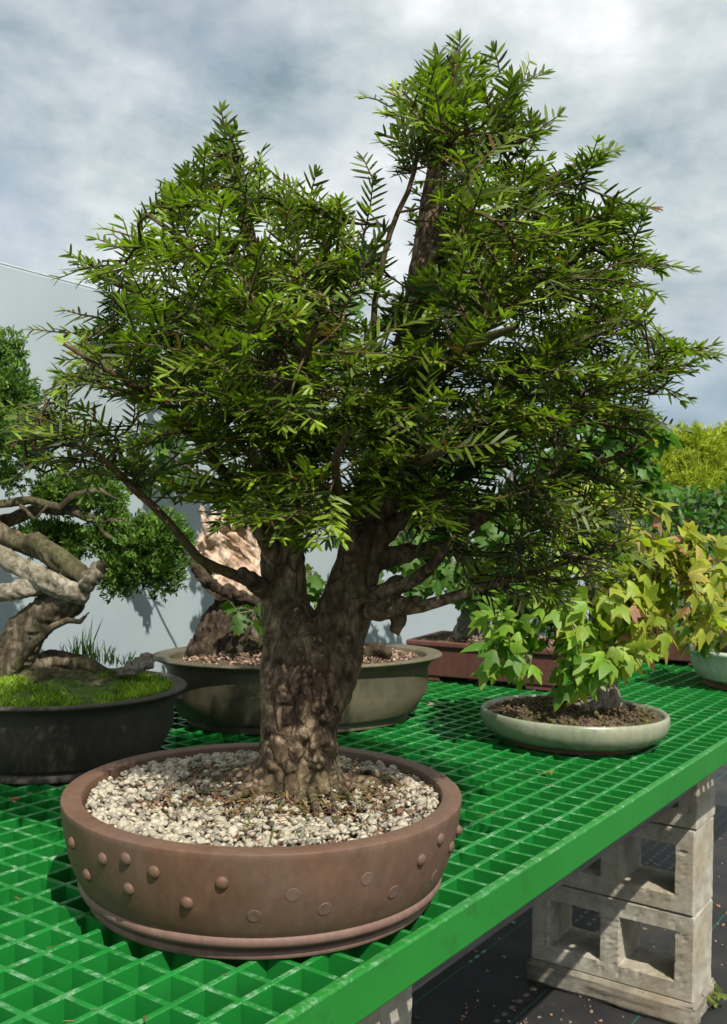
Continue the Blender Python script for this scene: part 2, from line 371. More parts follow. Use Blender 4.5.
class Grow:
    """branching skeleton: limbs drawn first, then every crown point joins the nearest wood"""
    def __init__(s): s.p = []; s.par = []; s.rad = []; s.own = []; s.tips = []
    def limb(s, pts, rads, own, parent=None, step=.02):
        pts = [np.asarray(p, float) for p in pts]; last = parent; first = True
        for i in range(len(pts)-1):
            m = max(1, int(np.linalg.norm(pts[i+1]-pts[i])/step))
            for j in range(m + (1 if i == len(pts)-2 else 0)):
                t = j/m; q = pts[i]*(1-t) + pts[i+1]*t
                q = q + np.array(noise.noise_vector(Vector(q*15)))*.008
                s.p.append(q); s.par.append(last); s.rad.append(rads[i]*(1-t) + rads[i+1]*t); s.own.append(own); last = len(s.p)-1
        return last
    def attract(s, A, rise=.25, step=.018, pen=.35):
        P = np.array(s.p); d0 = np.array([np.min(np.linalg.norm(P - a, axis=1)) for a in A]); order = np.argsort(d0)
        plen = [0.0]*len(s.p)
        for k in order:
            a = A[k]; P = np.array(s.p); d = np.linalg.norm(P - a, axis=1) + pen*np.array(plen)
            i = int(np.argmin(d)); b = P[i]; L = np.linalg.norm(a - b)
            if L < .004: continue
            m = max(1, int(L/step)); side = rng.normal(0, .12, 3)*L; last = i
            pd = unit(b - np.array(s.p[s.par[i]])) if s.par[i] is not None else unit(a-b)
            for j in range(1, m+1):
                t = j/m; q = b*(1-t) + a*t + side*math.sin(math.pi*t)*.5 + pd*L*.25*math.sin(math.pi*t)*(1-t) - np.array([0, 0, rise*L*.3*math.sin(math.pi*t)])
                s.p.append(q); s.par.append(last); s.rad.append(0); s.own.append(s.own[i]); plen.append(plen[last] + L/m); last = len(s.p)-1
            s.tips.append(last)
    def finish(s, rtip=.0012, e=2.4):
        n = len(s.p); acc = np.zeros(n); ch = [[] for _ in range(n)]
        for i, q in enumerate(s.par):
            if q is not None: ch[q].append(i)
        for i in range(n-1, -1, -1):
            if not ch[i]: acc[i] = max(acc[i], rtip**e)
            if s.par[i] is not None: acc[s.par[i]] += acc[i]
        s.r = np.maximum(np.array(s.rad), np.minimum(acc**(1/e), .012)); s.ch = ch; s.acc = acc
    def chains(s):
        out = []; 
        for i in range(len(s.p)):
            q = s.par[i]
            if q is None or i != max(s.ch[q], key=lambda c: s.acc[c]):
                c = [] if q is None else [q]
                j = i
                while True:
                    c.append(j)
                    if not s.ch[j]: break
                    j = max(s.ch[j], key=lambda k: s.acc[k])
                out.append((s.own[i], c))
        return out

# ---------------------------------------------------------------- bench
CELL = .038; BO = (-6.656*CELL, 24.42*CELL, 0.0); BR = R(-34.52)
Ux = np.array([math.cos(BR), math.sin(BR), 0]); Ax = np.array([-math.sin(BR), math.cos(BR), 0])
def bl(a, b, z=0.0): return np.array(BO) + Ux*a + Ax*b + np.array([0, 0, z])
GZ = -.725
A0, A1, B0, B1 = -18*CELL, 7*CELL, -9*CELL, 84*CELL
panel = empty('grating_panel', BO, BR)
tag(panel, 'green plastic grating panel forming the bench top under all the pots', 'grating')
mb = MB(); H = .038; wt, wb = .0060, .0046
def bar(mb, p0, p1, axis):
    x0, y0 = p0; x1, y1 = p1
    if axis == 'y':
        v = [(x0-wb/2, y0, -H), (x0+wb/2, y0, -H), (x0+wt/2, y0, 0), (x0-wt/2, y0, 0)]; v += [(x, y1, z) for x, y, z in v]
    else:
        v = [(x0, y0+wb/2, -H), (x0, y0-wb/2, -H), (x0, y0-wt/2, 0), (x0, y0+wt/2, 0)]; v += [(x1, y, z) for x, y, z in v]
    mb.add(v, [(0, 1, 2, 3), (7, 6, 5, 4), (0, 4, 5, 1), (1, 5, 6, 2), (2, 6, 7, 3), (3, 7, 4, 0)])
nA = 25; nB = 93
for i in range(1, nA): bar(mb, (A0 + i*CELL, B0), (A0 + i*CELL, B1), 'y')
ga = mb.build('long_bars', M['grate'], panel, False); bevel(ga, .0009, 1)
mb = MB()
for j in range(1, nB):
    yb = B0 + j*CELL
    for i in range(nA):
        xa = A0 + i*CELL; 
        v0 = xa + wb/2 - .0008; v1 = xa + CELL - wb/2 + .0008
        bar(mb, (v0, yb), (v1, yb), 'x')
# tops of the cross bars sit a hair below the long bars
mb.v = [(x, y, z - .0006) for x, y, z in mb.v]
gb = mb.build('cross_bars', M['grate'], panel, False)
EW = .011
for nm, lo, hi in (('edge_strip', (A1, B0-EW, -.0405), (A1+EW, B1+EW, .0008)), ('edge_strip', (A0-EW, B0-EW, -.0405), (A0, B1+EW, .0008)),
                   ('edge_strip', (A0+.0002, B0-EW, -.0405), (A1-.0002, B0, .0008)), ('edge_strip', (A0+.0002, B1, -.0405), (A1-.0002, B1+EW, .0008))):
    m = MB(); m.box(lo, hi); bevel(m.build(nm, M['edge'], panel, False), .0022, 2)

# concrete blocks under the bench
def block_mesh(W=.39, D=.15, Hh=.19, seed=0):
    xs = [0, .045, .045+.126, .045+.126+.048, .045+2*.126+.048, W]; zs = [0, .041, Hh-.041, Hh]
    solid = {(i, k): not (k == 1 and i in (1, 3)) for i in range(5) for k in range(3)}
    V = {}; vs = []; Fc = []
    def vid(i, y, k):
        key = (i, y, k)
        if key not in V: V[key] = len(vs); vs.append((xs[i], y*D, zs[k]))
        return V[key]
    for i in range(5):
        for k in range(3):
            if not solid[(i, k)]: continue
            Fc.append((vid(i, 0, k), vid(i+1, 0, k), vid(i+1, 0, k+1), vid(i, 0, k+1)))
            Fc.append((vid(i, 1, k+1), vid(i+1, 1, k+1), vid(i+1, 1, k), vid(i, 1, k)))
            if not solid.get((i-1, k), False): Fc.append((vid(i, 1, k), vid(i, 0, k), vid(i, 0, k+1), vid(i, 1, k+1)))
            if not solid.get((i+1, k), False): Fc.append((vid(i+1, 0, k), vid(i+1, 1, k), vid(i+1, 1, k+1), vid(i+1, 0, k+1)))
            if not solid.get((i, k-1), False): Fc.append((vid(i, 1, k), vid(i+1, 1, k), vid(i+1, 0, k), vid(i, 0, k)))
            if not solid.get((i, k+1), False): Fc.append((vid(i, 0, k+1), vid(i+1, 0, k+1), vid(i+1, 1, k+1), vid(i, 1, k+1)))
    bm = bmesh.new(); bv = [bm.verts.new(v) for v in vs]
    for f in Fc: bm.faces.new([bv[i] for i in f])
    bm.normal_update()
    bmesh.ops.bevel(bm, geom=[e for e in bm.edges if e.calc_face_angle(0) > .5], offset=.003, segments=1, affect='EDGES')
    for cut in (3, 1, 1):
        bmesh.ops.subdivide_edges(bm, edges=[e for e in bm.edges if e.calc_length() > .011], cuts=cut, use_grid_fill=True)
    bm.normal_update()
    for v in bm.verts:
        p = v.co*45 + Vector((seed*7.1, 0, 0)); v.co += v.normal*(noise.noise(p)*.0009 + noise.noise(p*4)*.0006)
        # chipped inner lips of the cores
        if .02 < v.co.x < W-.02 and .02 < v.co.z < Hh-.02 and v.co.y < .02:
            v.co += v.normal*min(0, noise.noise(p*2.2 + Vector((3, 3, 3))) + .12)*.006
    me = bpy.data.meshes.new('concrete_block'); bm.to_mesh(me); bm.free(); me.materials.append(M['block']); return me
blk_labels = [['lowest hollow concrete block of the right-hand stack, sitting on the rough slab', 'middle hollow concrete block of the stack under the right of the bench', 'topmost hollow concrete block of the right stack, just under the green edge'],
              ['lowest concrete block of the stack mostly hidden at the bottom edge', 'middle concrete block of the stack mostly hidden at the bottom edge', 'topmost grey concrete block peeking out under the bench at the bottom edge']]
for st, (xr, b0) in enumerate(((.116, 1.61), (.116, .255))):
    for k in range(3):
        me = block_mesh(seed=st*3 + k)
        o = bpy.data.objects.new('concrete_block', me); col.objects.link(o)
        off = (0, -.002, .003)[k]; a = xr - .39 + off
        o.location = bl(a, b0 + (0, .004, -.003)[k], -.672 + .1925*k + .0005); o.rotation_euler = (0, 0, BR + R((.4, -.6, .5)[k]))
        tag(o, blk_labels[st][k], 'concrete block', 'concrete blocks stacked under the bench')
    m = MB(); m.box((0, 0, 0), (.405, .185, .0525))
    bm = bmesh.new(); bv = [bm.verts.new(v) for v in m.v]; [bm.faces.new([bv[i] for i in f]) for f in m.f]
    bmesh.ops.bevel(bm, geom=bm.edges[:], offset=.006, segments=2, affect='EDGES'); bmesh.ops.subdivide_edges(bm, edges=[e for e in bm.edges if e.calc_length() > .02], cuts=9, use_grid_fill=True); bm.normal_update()
    for v in bm.verts:
        if v.co.z < .047: v.co += v.normal*(noise.noise(v.co*40 + Vector((st, 0, 0)))*.006 + noise.noise(v.co*110)*.003)
    me = bpy.data.meshes.new('footing_slab'); bm.to_mesh(me); bm.free(); me.materials.append(M['slab']); me.shade_smooth()
    o = bpy.data.objects.new('footing_slab', me); col.objects.link(o); o.location = bl(xr-.398, b0-.012, GZ+.0005); o.rotation_euler = (0, 0, BR)
    tag(o, ['rough crumbling concrete slab on the ground under the right-hand block stack', 'rough concrete slab under the block stack at the bottom edge'][st], 'slab', 'footing slabs under the block stacks')
m = MB(); m.box((.06, .41, -.202), (.108, 1.602, -.041)); rail = m.build('timber_rail', M['timber'], None, False); bevel(rail, .003, 2)
rail.location = BO; rail.rotation_euler = (0, 0, BR)
tag(rail, 'weathered grey timber rail under the grating between the block stacks', 'rail')

# ---------------------------------------------------------------- ground and wall
g = ob('ground', [(-300, -300, GZ-.004), (300, -300, GZ-.004), (300, 300, GZ-.004), (-300, 300, GZ-.004)], [(0, 1, 2, 3)], M['ground'], None, False); tag(g, kind='structure')
fb = ob('ground_fabric', [(-5, -5, 0), (5, -5, 0), (5, 8, 0), (-5, 8, 0)], [(0, 1, 2, 3)], M['fabric'], None, False); fb.location = (BO[0], BO[1], GZ); fb.rotation_euler = (0, 0, BR); tag(fb, kind='structure')
wl = empty('screen_wall', bl(-.845, 0, GZ), BR); tag(wl, 'smooth pale blue-grey screen wall standing behind the bench', 'wall')
m = MB(); m.box((-.03, -3.5, .002), (0, 6.0, 1.565)); bevel(m.build('panel', M['wall'], wl, False), .003, 2)
m = MB(); m.box((-.029, -3.5, 1.5652), (-.001, 6.0, 1.569)); bevel(m.build('cap', M['cap'], wl, False), .002, 2)

# ---------------------------------------------------------------- pots
def soil_mesh(rx, ry, z0, dome, amp, seed, rect=False):
    n = 40; V = []; Fc = []
    if rect:
        for i in range(n+1):
            for j in range(n+1):
                u, v = i/n*2-1, j/n*2-1
                V.append((u*rx, v*ry, z0 + dome*(1-max(abs(u), abs(v))**2) + noise.fractal(Vector((u*5, v*5, seed)), 1, 2, 4)*amp))
        Fc = [(i*(n+1)+j, (i+1)*(n+1)+j, (i+1)*(n+1)+j+1, i*(n+1)+j+1) for i in range(n) for j in range(n)]
    else:
        for i in range(n):
            for j in range(64):
                r = (i+.02)/(n-1) if i else 0.004; t = 2*math.pi*j/64
                x, y = r*math.cos(t), r*math.sin(t)
                V.append((x*rx, y*ry, z0 + dome*(1-r*r) + noise.fractal(Vector((x*5, y*5, seed)), 1, 2, 4)*amp*(1 if r < .97 else .3)))
        Fc = [(i*64+j, (i+1)*64+j, (i+1)*64+(j+1) % 64, i*64+(j+1) % 64) for i in range(n-1) for j in range(64)] + [tuple(range(64))[::-1]]
    return V, Fc
def round_pot(label, loc, rz, a, b, prof, mat, foot=None, footmat=None, band=None, bandmat=None, soil=None, group=None, soilmat=None):
    e = empty('bonsai_pot', loc, rz); tag(e, label, 'pot', group)
    V, Fc = lathe(prof, 128, a, b); ob('bowl', V, Fc, mat, e).modifiers.new('bv', 'BEVEL').width = .0015
    if foot: V, Fc = lathe(foot, 128, a, b); bevel(ob('foot', V, Fc, footmat or mat, e), .0012, 2)
    if band: V, Fc = lathe(band, 128, a, b); ob('band', V, Fc, bandmat or mat, e)
    if soil:
        V, Fc = soil_mesh(a*soil[0], b*soil[0], soil[1], soil[2], soil[3], soil[4]); ob('soil', V, Fc, soilmat or M['potsoil'], e)
    return e
# front pot: straight-sided drum
PC = np.array([-.0945, 1.014, .0]); PA, PB = .2015, .209
prof = [(.02, .0125), (.86, .0125), (.885, .0165), (.925, .03), (.962, .05), (.985, .072), (.998, .092), (1.0, .0975), (.996, .0988), (.908, .0988), (.9, .0975), (.89, .06), (.86, .03), (.02, .025)]
band = [(.878, .0122), (.9, .013), (.909, .0165), (.909, .0195), (.9, .0228), (.878, .0228)]
foot = [(.3, .0), (.862, .0), (.866, .003), (.866, .0065), (.84, .0085), (.84, .0118), (.3, .0118)]
fp = round_pot('large round unglazed brown drum pot with rows of studs, nearest on the bench', PC + np.array([0, 0, .0012]), 0, PA, PB, prof, M['pot_brown'], foot, M['pot_band'], band, M['pot_band'],
               (.885, .082, .006, .006, 3))
fp.children[0]
bar_prof = np.array(prof[1:8])
def pot_hit(px, py):
    d = ray(px, py); o = np.array([0, 0, CH]); best = None
    for t in np.linspace(.5, 1.4, 4000):
        p = o + d*t - PC - np.array([0, 0, .0012]); z = p[2]
        if z < .0125 or z > .0985: continue
        rr = np.interp(z, bar_prof[:, 1], bar_prof[:, 0])
        if math.hypot(p[0]/PA, p[1]/PB) <= rr: return p
    return None
def pot_normal(p):
    z = p[2]; s = (np.interp(z+.004, bar_prof[:, 1], bar_prof[:, 0]) - np.interp(z-.004, bar_prof[:, 1], bar_prof[:, 0]))/.008*.2
    n = unit(np.array([p[0]/PA**2, p[1]/PB**2, 0])); return unit(n + np.array([0, 0, -s]))
for px, py in ((72.5, 843), (103, 859), (126, 859), (87.5, 875), (129, 889), (154, 872), (187, 903), (222, 883), (421, 860), (440, 839), (450.5, 847), (67.5, 855)):
    p = pot_hit(px, py)
    if p is None: continue
    n = pot_normal(p); mbs = MB(); mbs.ball((0, 0, 0), .0058, (1, 1, .62), 3)
    q = Vector(n).to_track_quat('Z', 'Y'); Mx = Matrix.Translation(Vector(p)) @ q.to_matrix().to_4x4()
    mbs.v = [tuple(Mx @ Vector(v)) for v in mbs.v]; mbs.build('stud', M['pot_brown'], fp)
p = np.array([PA*.985*math.cos(R(-12)), PB*.985*math.sin(R(-12)), .072]); mbs = MB(); mbs.ball(p, .0056); mbs.build('stud', M['pot_brown'], fp)
for px, py in ((254, 916), (293, 895), (324.5, 909), (393.5, 892), (367, 879), (434, 876)):
    p = pot_hit(px, py)
    if p is None: continue
    n = pot_normal(p); V, Fc = lathe([(.0002, -.0008), (.0061, -.0008), (.0061, .0002), (.0056, .0005), (.0002, .0004)], 24)
    q = Vector(n).to_track_quat('Z', 'Y'); Mx = Matrix.Translation(Vector(p)) @ q.to_matrix().to_4x4()
    ob('stud_scar', [tuple(Mx @ Vector(v)) for v in V], Fc, M['scar'], fp, False)

# left pot (dark, flared lip)
def flare(h, lip, base, t=.06):
    return [(.02, .014), (base, .014), (base+.02, .02), (base+.10*(1-base)/.2, h*.45), (.9, h*.78), (.925, h*.88), (.97, h*.93), (1.0, h*.955), (1.005, h*.975), (.995, h*.995), (.97, h), (.9, h*.985), (.885, h*.96), (.87, h*.7), (base, .03), (.02, .03)]
LP = np.array([-.462, 1.525, 0]); lpz = math.atan2(Ax[1], Ax[0])
lp = round_pot('dark brown oval pot with flared lip and mossy soil, at the left edge', LP, lpz, .2, .182, flare(.114, 0, .8), M['pot_dark'],
               [(.5, .0), (.79, .0), (.795, .006), (.775, .0135), (.5, .0135)], M['pot_dark'], [(.79, .02), (.812, .021), (.82, .024), (.822, .027), (.815, .03), (.79, .031)], M['pot_dark'],
               (.885, .104, .02, .01, 9), soilmat=M['mossmat'])
MP = np.array([-.112, 1.888, 0]); mpz = R(22)
mp = round_pot('olive green oval pot with rolled lip behind the large yew trunk', MP, mpz, .285, .19, flare(.127, 0, .8), M['pot_olive'],
               [(.5, .0), (.76, .0), (.765, .006), (.76, .0135), (.5, .0135)], M['pot_olive'], None, None, (.885, .112, .02, .008, 4))
shallow = [(.02, .008), (.8, .008), (.88, .012), (.96, .022), (.995, .034), (1.0, .045), (.995, .052), (.975, .055), (.95, .054), (.935, .049), (.9, .035), (.02, .02)]
CP = np.array([.383, 1.752, 0])
cp = round_pot('shallow celadon glazed round pot holding the yellow-leaved maple', CP, 0, .165, .16, shallow, M['pot_cel'],
               [(.3, .0), (.76, .0), (.77, .0078), (.3, .0078)], M['foot_clay'], None, None, (.93, .046, .016, .007, 6))
WP = np.array([.985, 2.44, 0])
wp = round_pot('pale green-white glazed oval pot at the right edge', WP, R(55), .19, .165, [(.02, .012), (.72, .012), (.84, .022), (.92, .05), (.95, .076), (1.0, .084), (1.0, .09), (.98, .093), (.9, .093), (.88, .088), (.86, .05), (.7, .03), (.02, .03)], M['pot_white'],
               [(.3, .0), (.74, .0), (.74, .0115), (.3, .0115)], M['foot_clay'], None, None, (.875, .083, .012, .006, 8))
def rect_pot(label, loc, rz, lx, ly, h, mat, seed):
    e = empty('bonsai_pot', loc, rz); tag(e, label, 'pot')
    bm = bmesh.new()
    def ring(sx, sy, z): return [bm.verts.new((x*sx, y*sy, z)) for x, y in ((-1, -1), (1, -1), (1, 1), (-1, 1))]
    rs = [ring(lx*.92, ly*.9, .012), ring(lx*.96, ly*.95, h*.85), ring(lx, ly, h*.87), ring(lx, ly, h), ring(lx-.016, ly-.016, h), ring(lx-.02, ly-.02, .02)]
    for q, w in zip(rs, rs[1:]):
        for i in range(4): bm.faces.new((q[i], q[(i+1) % 4], w[(i+1) % 4], w[i]))
    bm.faces.new(rs[0][::-1]); bm.faces.new(rs[-1]); bm.normal_update()
    me = bpy.data.meshes.new('box'); bm.to_mesh(me); bm.free(); me.materials.append(mat); o = bpy.data.objects.new('bowl', me); link(o, e); bevel(o, .004, 3)
    for sx in (-1, 1):
        for sy in (-1, 1):
            m = MB(); m.box((sx*lx*.72-.03, sy*ly*.72-.02, 0), (sx*lx*.72+.03, sy*ly*.72+.02, .0118)); bevel(m.build('foot', mat, e, False), .002, 2)
    V, Fc = soil_mesh(lx-.02, ly-.02, h-.008, .022, .007, seed, True); ob('soil', V, Fc, M['potsoil'], e)
    return e
BP = np.array([.337, 2.446, 0])
bp = rect_pot('reddish brown rectangular pot standing behind the olive oval pot', BP, R(-24), .19, .13, .098, M['pot_red'], 2)
DP = np.array([.87, 2.92, 0])
dp = rect_pot('small dark brown rectangular pot beyond the celadon pot', DP, R(-22), .19, .13, .088, M['pot_red'], 5)
NP = np.array([1.25, 3.42, 0])
npot = rect_pot('dark rectangular pot at the far end of the bench, hidden by foliage', NP, R(-30), .2, .14, .09, M['pot_dark'], 12)

# ---------------------------------------------------------------- pebbles in the front pot
def blobs(name, P, S, C, mat, parent=None, sub=1, flat=.75):
    bm = bmesh.new(); bmesh.ops.create_icosphere(bm, subdivisions=sub, radius=1)
    T = np.array([v.co[:] for v in bm.verts]); tri = np.array([[v.index for v in f.verts] for f in bm.faces]); bm.free()
    n, k = len(P), len(T); q = unit(rng.normal(size=(n, 4))); w, x, y, z = q.T
    Rm = np.stack([1-2*(y*y+z*z), 2*(x*y-z*w), 2*(x*z+y*w), 2*(x*y+z*w), 1-2*(x*x+z*z), 2*(y*z-x*w), 2*(x*z-y*w), 2*(y*z+x*w), 1-2*(x*x+y*y)], 1).reshape(n, 3, 3)
    an = rng.uniform(.55, 1.25, (n, 1, 3)); jit = 1 + rng.normal(0, .2, (n, k, 1))
    V = np.einsum('nij,nkj->nki', Rm, T[None]*an*jit)*S[:, None, None]
    V[:, :, 2] *= flat
    V += P[:, None]
    t = (np.arange(n)*k)[:, None, None] + tri[None]
    return ob_np(name, V.reshape(-1, 3), np.zeros((0, 4), int), t.reshape(-1, 3), mat, parent, np.repeat(C, k, 0), False)
TC = np.array([-.064, 1.032])       # foot of the yew
n = 8500
r = np.sqrt(rng.uniform(0, 1, n)); t = rng.uniform(0, 2*math.pi, n); ux, uy = r*np.cos(t), r*np.sin(t)
X = PC[0] + ux*PA*.872; Y = PC[1] + uy*PB*.872
dT = np.hypot(X - TC[0], Y - TC[1])
S = rng.gamma(5, .00064, n).clip(.0013, .0062)
Z = .0895 + .005*(1-r*r) + rng.uniform(-.001, .005, n) + .003*np.exp(-(dT/.07)**2)
cream = np.array([.47, .42, .32]); grey = np.array([.26, .24, .19]); brown = np.array([.12, .072, .042]); rust = np.array([.2, .1, .058]); dark = np.array([.07, .06, .05])
C = cream*rng.uniform(.7, 1.15, (n, 1)); g_ = rng.uniform(0, 1, n)
mask = np.array([noise.fractal(Vector((x*16, y*16, 1.0)), 1, 2, 4) for x, y in zip(X, Y)])
pb = np.clip(.16 + 1.3*mask + .8*np.exp(-(dT/.1)**2), .05, .85)
isb = g_ < pb; C[isb] = np.where(rng.uniform(0, 1, (isb.sum(), 1)) < .35, rust, brown)*rng.uniform(.5, 1.5, (isb.sum(), 1)); S[isb] *= rng.uniform(.35, .7, isb.sum())
isg = (g_ > .86); C[isg] = grey*rng.uniform(.7, 1.3, (isg.sum(), 1)); isd = g_ > .975; C[isd] = dark; S[isd] *= .6
gv = blobs('gravel', np.column_stack([X, Y, Z]), S, C, M['stone'], None, 1, .8)
tag(gv, 'cream and grey pebble top-dressing around the yew trunk in the front pot', 'gravel', None, 'stuff')
def crumbs(name, c, rz, a, b, z, dome, n, cols, label, smin=.0015, smax=.004):
    r = np.sqrt(rng.uniform(0, .95, n)); t = rng.uniform(0, 6.283, n); x, y = r*np.cos(t)*a, r*np.sin(t)*b
    P = np.column_stack([c[0] + x*math.cos(rz) - y*math.sin(rz), c[1] + x*math.sin(rz) + y*math.cos(rz), z + dome*(1-r*r) + rng.uniform(0, .004, n)])
    C = np.array(cols)[rng.integers(0, len(cols), n)]*rng.uniform(.6, 1.4, (n, 1))
    o = blobs(name, P, rng.uniform(smin, smax, n), C, M['soil'], None, 1, .8); tag(o, label, 'soil crumbs', None, 'stuff'); return o
ec = [(.3, .2, .14), (.2, .11, .07), (.42, .32, .24), (.12, .07, .045)]
crumbs('soil_crumbs', MP, mpz, .24, .16, .115, .02, 2200, ec, 'pinkish brown grit on the soil of the olive oval pot')
crumbs('soil_crumbs', CP, 0, .145, .14, .048, .016, 1300, [(.1, .055, .03), (.17, .1, .06), (.06, .04, .025), (.09, .1, .02)], 'dark brown crumbs on the soil of the shallow celadon pot')
crumbs('soil_crumbs', BP, R(-24), .165, .11, .095, .024, 1300, ec, 'pale brown grit mounded in the reddish rectangular pot')

# ---------------------------------------------------------------- the big yew
TY = 1.032
def T(px, py, dy=0.0): return at(px, py, TY + dy)
yew = empty('yew_tree', T(300, 793)); yew_o = np.array(yew.location)
tag(yew, 'large twin-topped yew bonsai with thick knobbly trunk in the studded front pot', 'bonsai tree')
PXM = TY/F
def loc(v): return np.asarray(v) - yew_o
tm = MB()
def ttube(pts, n=12):   # (px, py, dy, width px)
    tm.tube([loc(T(p[0], p[1], p[2])) for p in pts], [p[3]*PXM/2 for p in pts], n)
ttube([(298, 812, 0, 104), (299, 790, 0, 92), (299, 765, 0, 80), (300, 735, 0, 76), (302, 700, 0, 80), (300, 665, 0, 76), (292, 635, 0, 62), (284, 600, 0, 44), (283, 560, 0, 38), (284, 520, .0, 33), (287, 470, .0, 30), (283, 400, .0, 24), (268, 320, .01, 17), (250, 240, .01, 12), (236, 170, .0, 7), (229, 125, 0, 3)])
ttube([(306, 720, 0, 66), (316, 690, 0, 72), (328, 655, 0, 68), (342, 620, 0, 55), (354, 580, 0, 46), (364, 540, 0, 42), (376, 490, .0, 37), (392, 430, .01, 34), (408, 360, .01, 36), (421, 300, .015, 33), (429, 245, .015, 29), (434, 190, .015, 23), (443, 130, .01, 14), (453, 80, .0, 7), (458, 45, 0, 3)])
# root flare and surface roots
def zt(x, y, z): return np.array([x, y, z]) - yew_o
for ang, ln, w in ((-82, .035, .0085), (-50, .03, .006), (-18, .07, .008), (12, .06, .010), (40, .05, .008), (75, .05, .012), (130, .045, .011), (172, .05, .012), (-150, .04, .0105), (-122, .025, .007)):
    a = R(ang); d = np.array([math.cos(a), math.sin(a), 0]); s = np.array([-d[1], d[0], 0]); c0 = np.array([-.064, 1.034, 0])
    pts = [c0 + d*.012 + np.array([0, 0, .15]), c0 + d*.028 + np.array([0, 0, .118]), c0 + d*.042 + s*.004 + np.array([0, 0, .1]), c0 + d*(.048 + ln*.5) + s*.009*math.sin(ang) + np.array([0, 0, .097]), c0 + d*(.05 + ln) - s*.01 + np.array([0, 0, .089])]
    tm.tube([loc(p) for p in pts], [w*.9, w*1.2, w, w*.65, w*.3], 8)
for px, py, rr, dy in ((308, 692, 11, -.038), (322, 738, 12, -.036), (300, 752, 10, -.04), (316, 762, 11, -.04), (326, 715, 10, -.036), (281, 742, 9, -.036), (336, 690, 9, -.03), (270, 680, 9, -.032), (312, 640, 11, -.036), (345, 640, 9, -.03), (332, 590, 8, -.022), (268, 640, 8, -.022), (372, 560, 8, -.018), (290, 784, 12, -.038), (264, 775, 10, -.02), (330, 775, 10, -.025), (318, 705, 7, -.044), (306, 735, 6, -.046), (314, 748, 6, -.047), (296, 690, 6, -.04), (330, 745, 7, -.034), (276, 765, 9, -.035), (352, 600, 9, -.02), (292, 610, 8, -.02), (358, 560, 6, -.028), (300, 660, 9, -.034), (302, 720, 9, -.04), (285, 700, 7, -.04)):
    tm.ball(loc(T(px, py, dy + .004)), rr*PXM*.85, (1, .8, 1.05), 2)
for px, py, dx in ((410, 640, 0), ):
    pass
tm.tube([loc(T(372, 600, -.01)), loc(T(392, 603, -.02)), loc(T(399, 622, -.02)), loc(T(394, 634, -.02))], [.012, .011, .008, .006], 8)
LIMBS = [  # (px, py, dy, width px)
 [(272, 594, -.01, 14), (238, 572, -.04, 11), (205, 552, -.06, 9), (170, 524, -.08, 8), (130, 494, -.09, 7), (104, 468, -.1, 6), (84, 453, -.1, 5), (60, 446, -.1, 3), (36, 448, -.1, 2)],
 [(278, 560, -.01, 14), (248, 505, -.05, 11), (205, 445, -.1, 9), (160, 405, -.13, 7), (105, 365, -.14, 5), (65, 340, -.14, 3)],
 [(282, 470, 0, 13), (245, 400, .03, 10), (195, 335, .05, 8), (140, 295, .05, 6), (95, 275, .05, 3)],
 [(280, 500, -.01, 12), (262, 440, -.1, 9), (240, 390, -.18, 7), (215, 360, -.22, 4)],
 [(285, 450, -.01, 12), (292, 400, -.1, 9), (305, 350, -.19, 7), (315, 320, -.22, 4)],
 [(283, 420, .01, 12), (300, 350, .06, 9), (318, 280, .07, 7), (325, 220, .06, 4)],
 [(272, 350, 0, 10), (230, 290, -.06, 8), (180, 235, -.08, 6), (150, 215, -.08, 3)],
 [(286, 520, .02, 12), (250, 450, .12, 9), (200, 400, .18, 7), (150, 370, .2, 4)],
 [(368, 598, -.01, 18), (402, 583, -.03, 14), (432, 560, -.06, 11), (462, 530, -.09, 9), (505, 500, -.12, 7), (555, 470, -.13, 4)],
 [(372, 610, -.02, 17), (420, 603, -.05, 12), (470, 590, -.07, 10), (525, 572, -.08, 8), (590, 556, -.08, 5), (625, 540, -.08, 3)],
 [(372, 540, 0, 16), (430, 500, -.02, 13), (500, 440, -.03, 10), (580, 400, -.02, 8), (650, 372, .0, 5)],
 [(398, 420, 0, 15), (460, 345, .0, 12), (530, 290, .01, 9), (600, 240, .02, 6), (635, 215, .02, 3)],
 [(424, 300, 0, 13), (480, 240, 0, 10), (540, 190, .0, 7), (590, 160, 0, 4)],
 [(376, 400, -.02, 8), (372, 330, -.06, 6), (385, 250, -.07, 5), (408, 190, -.07, 5), (417, 150, -.07, 4)],
 [(380, 490, -.02, 14), (400, 470, -.12, 11), (430, 455, -.22, 8), (450, 450, -.26, 4)],
 [(400, 400, -.01, 14), (440, 370, -.12, 11), (490, 340, -.22, 8), (520, 330, -.25, 4)],
 [(420, 310, -.01, 12), (440, 260, -.1, 9), (460, 210, -.17, 7), (470, 180, -.18, 4)],
 [(374, 520, .02, 14), (430, 470, .12, 11), (500, 430, .2, 8), (560, 420, .22, 4)],
 [(405, 380, .02, 14), (470, 320, .12, 10), (540, 270, .18, 7), (580, 250, .2, 4)],
 [(355, 570, -.03, 12), (345, 510, -.12, 9), (335, 460, -.2, 7), (345, 430, -.23, 4)],
 [(380, 560, .0, 13), (440, 545, .03, 10), (520, 500, .05, 8), (600, 465, .06, 6), (650, 440, .06, 3)],
]
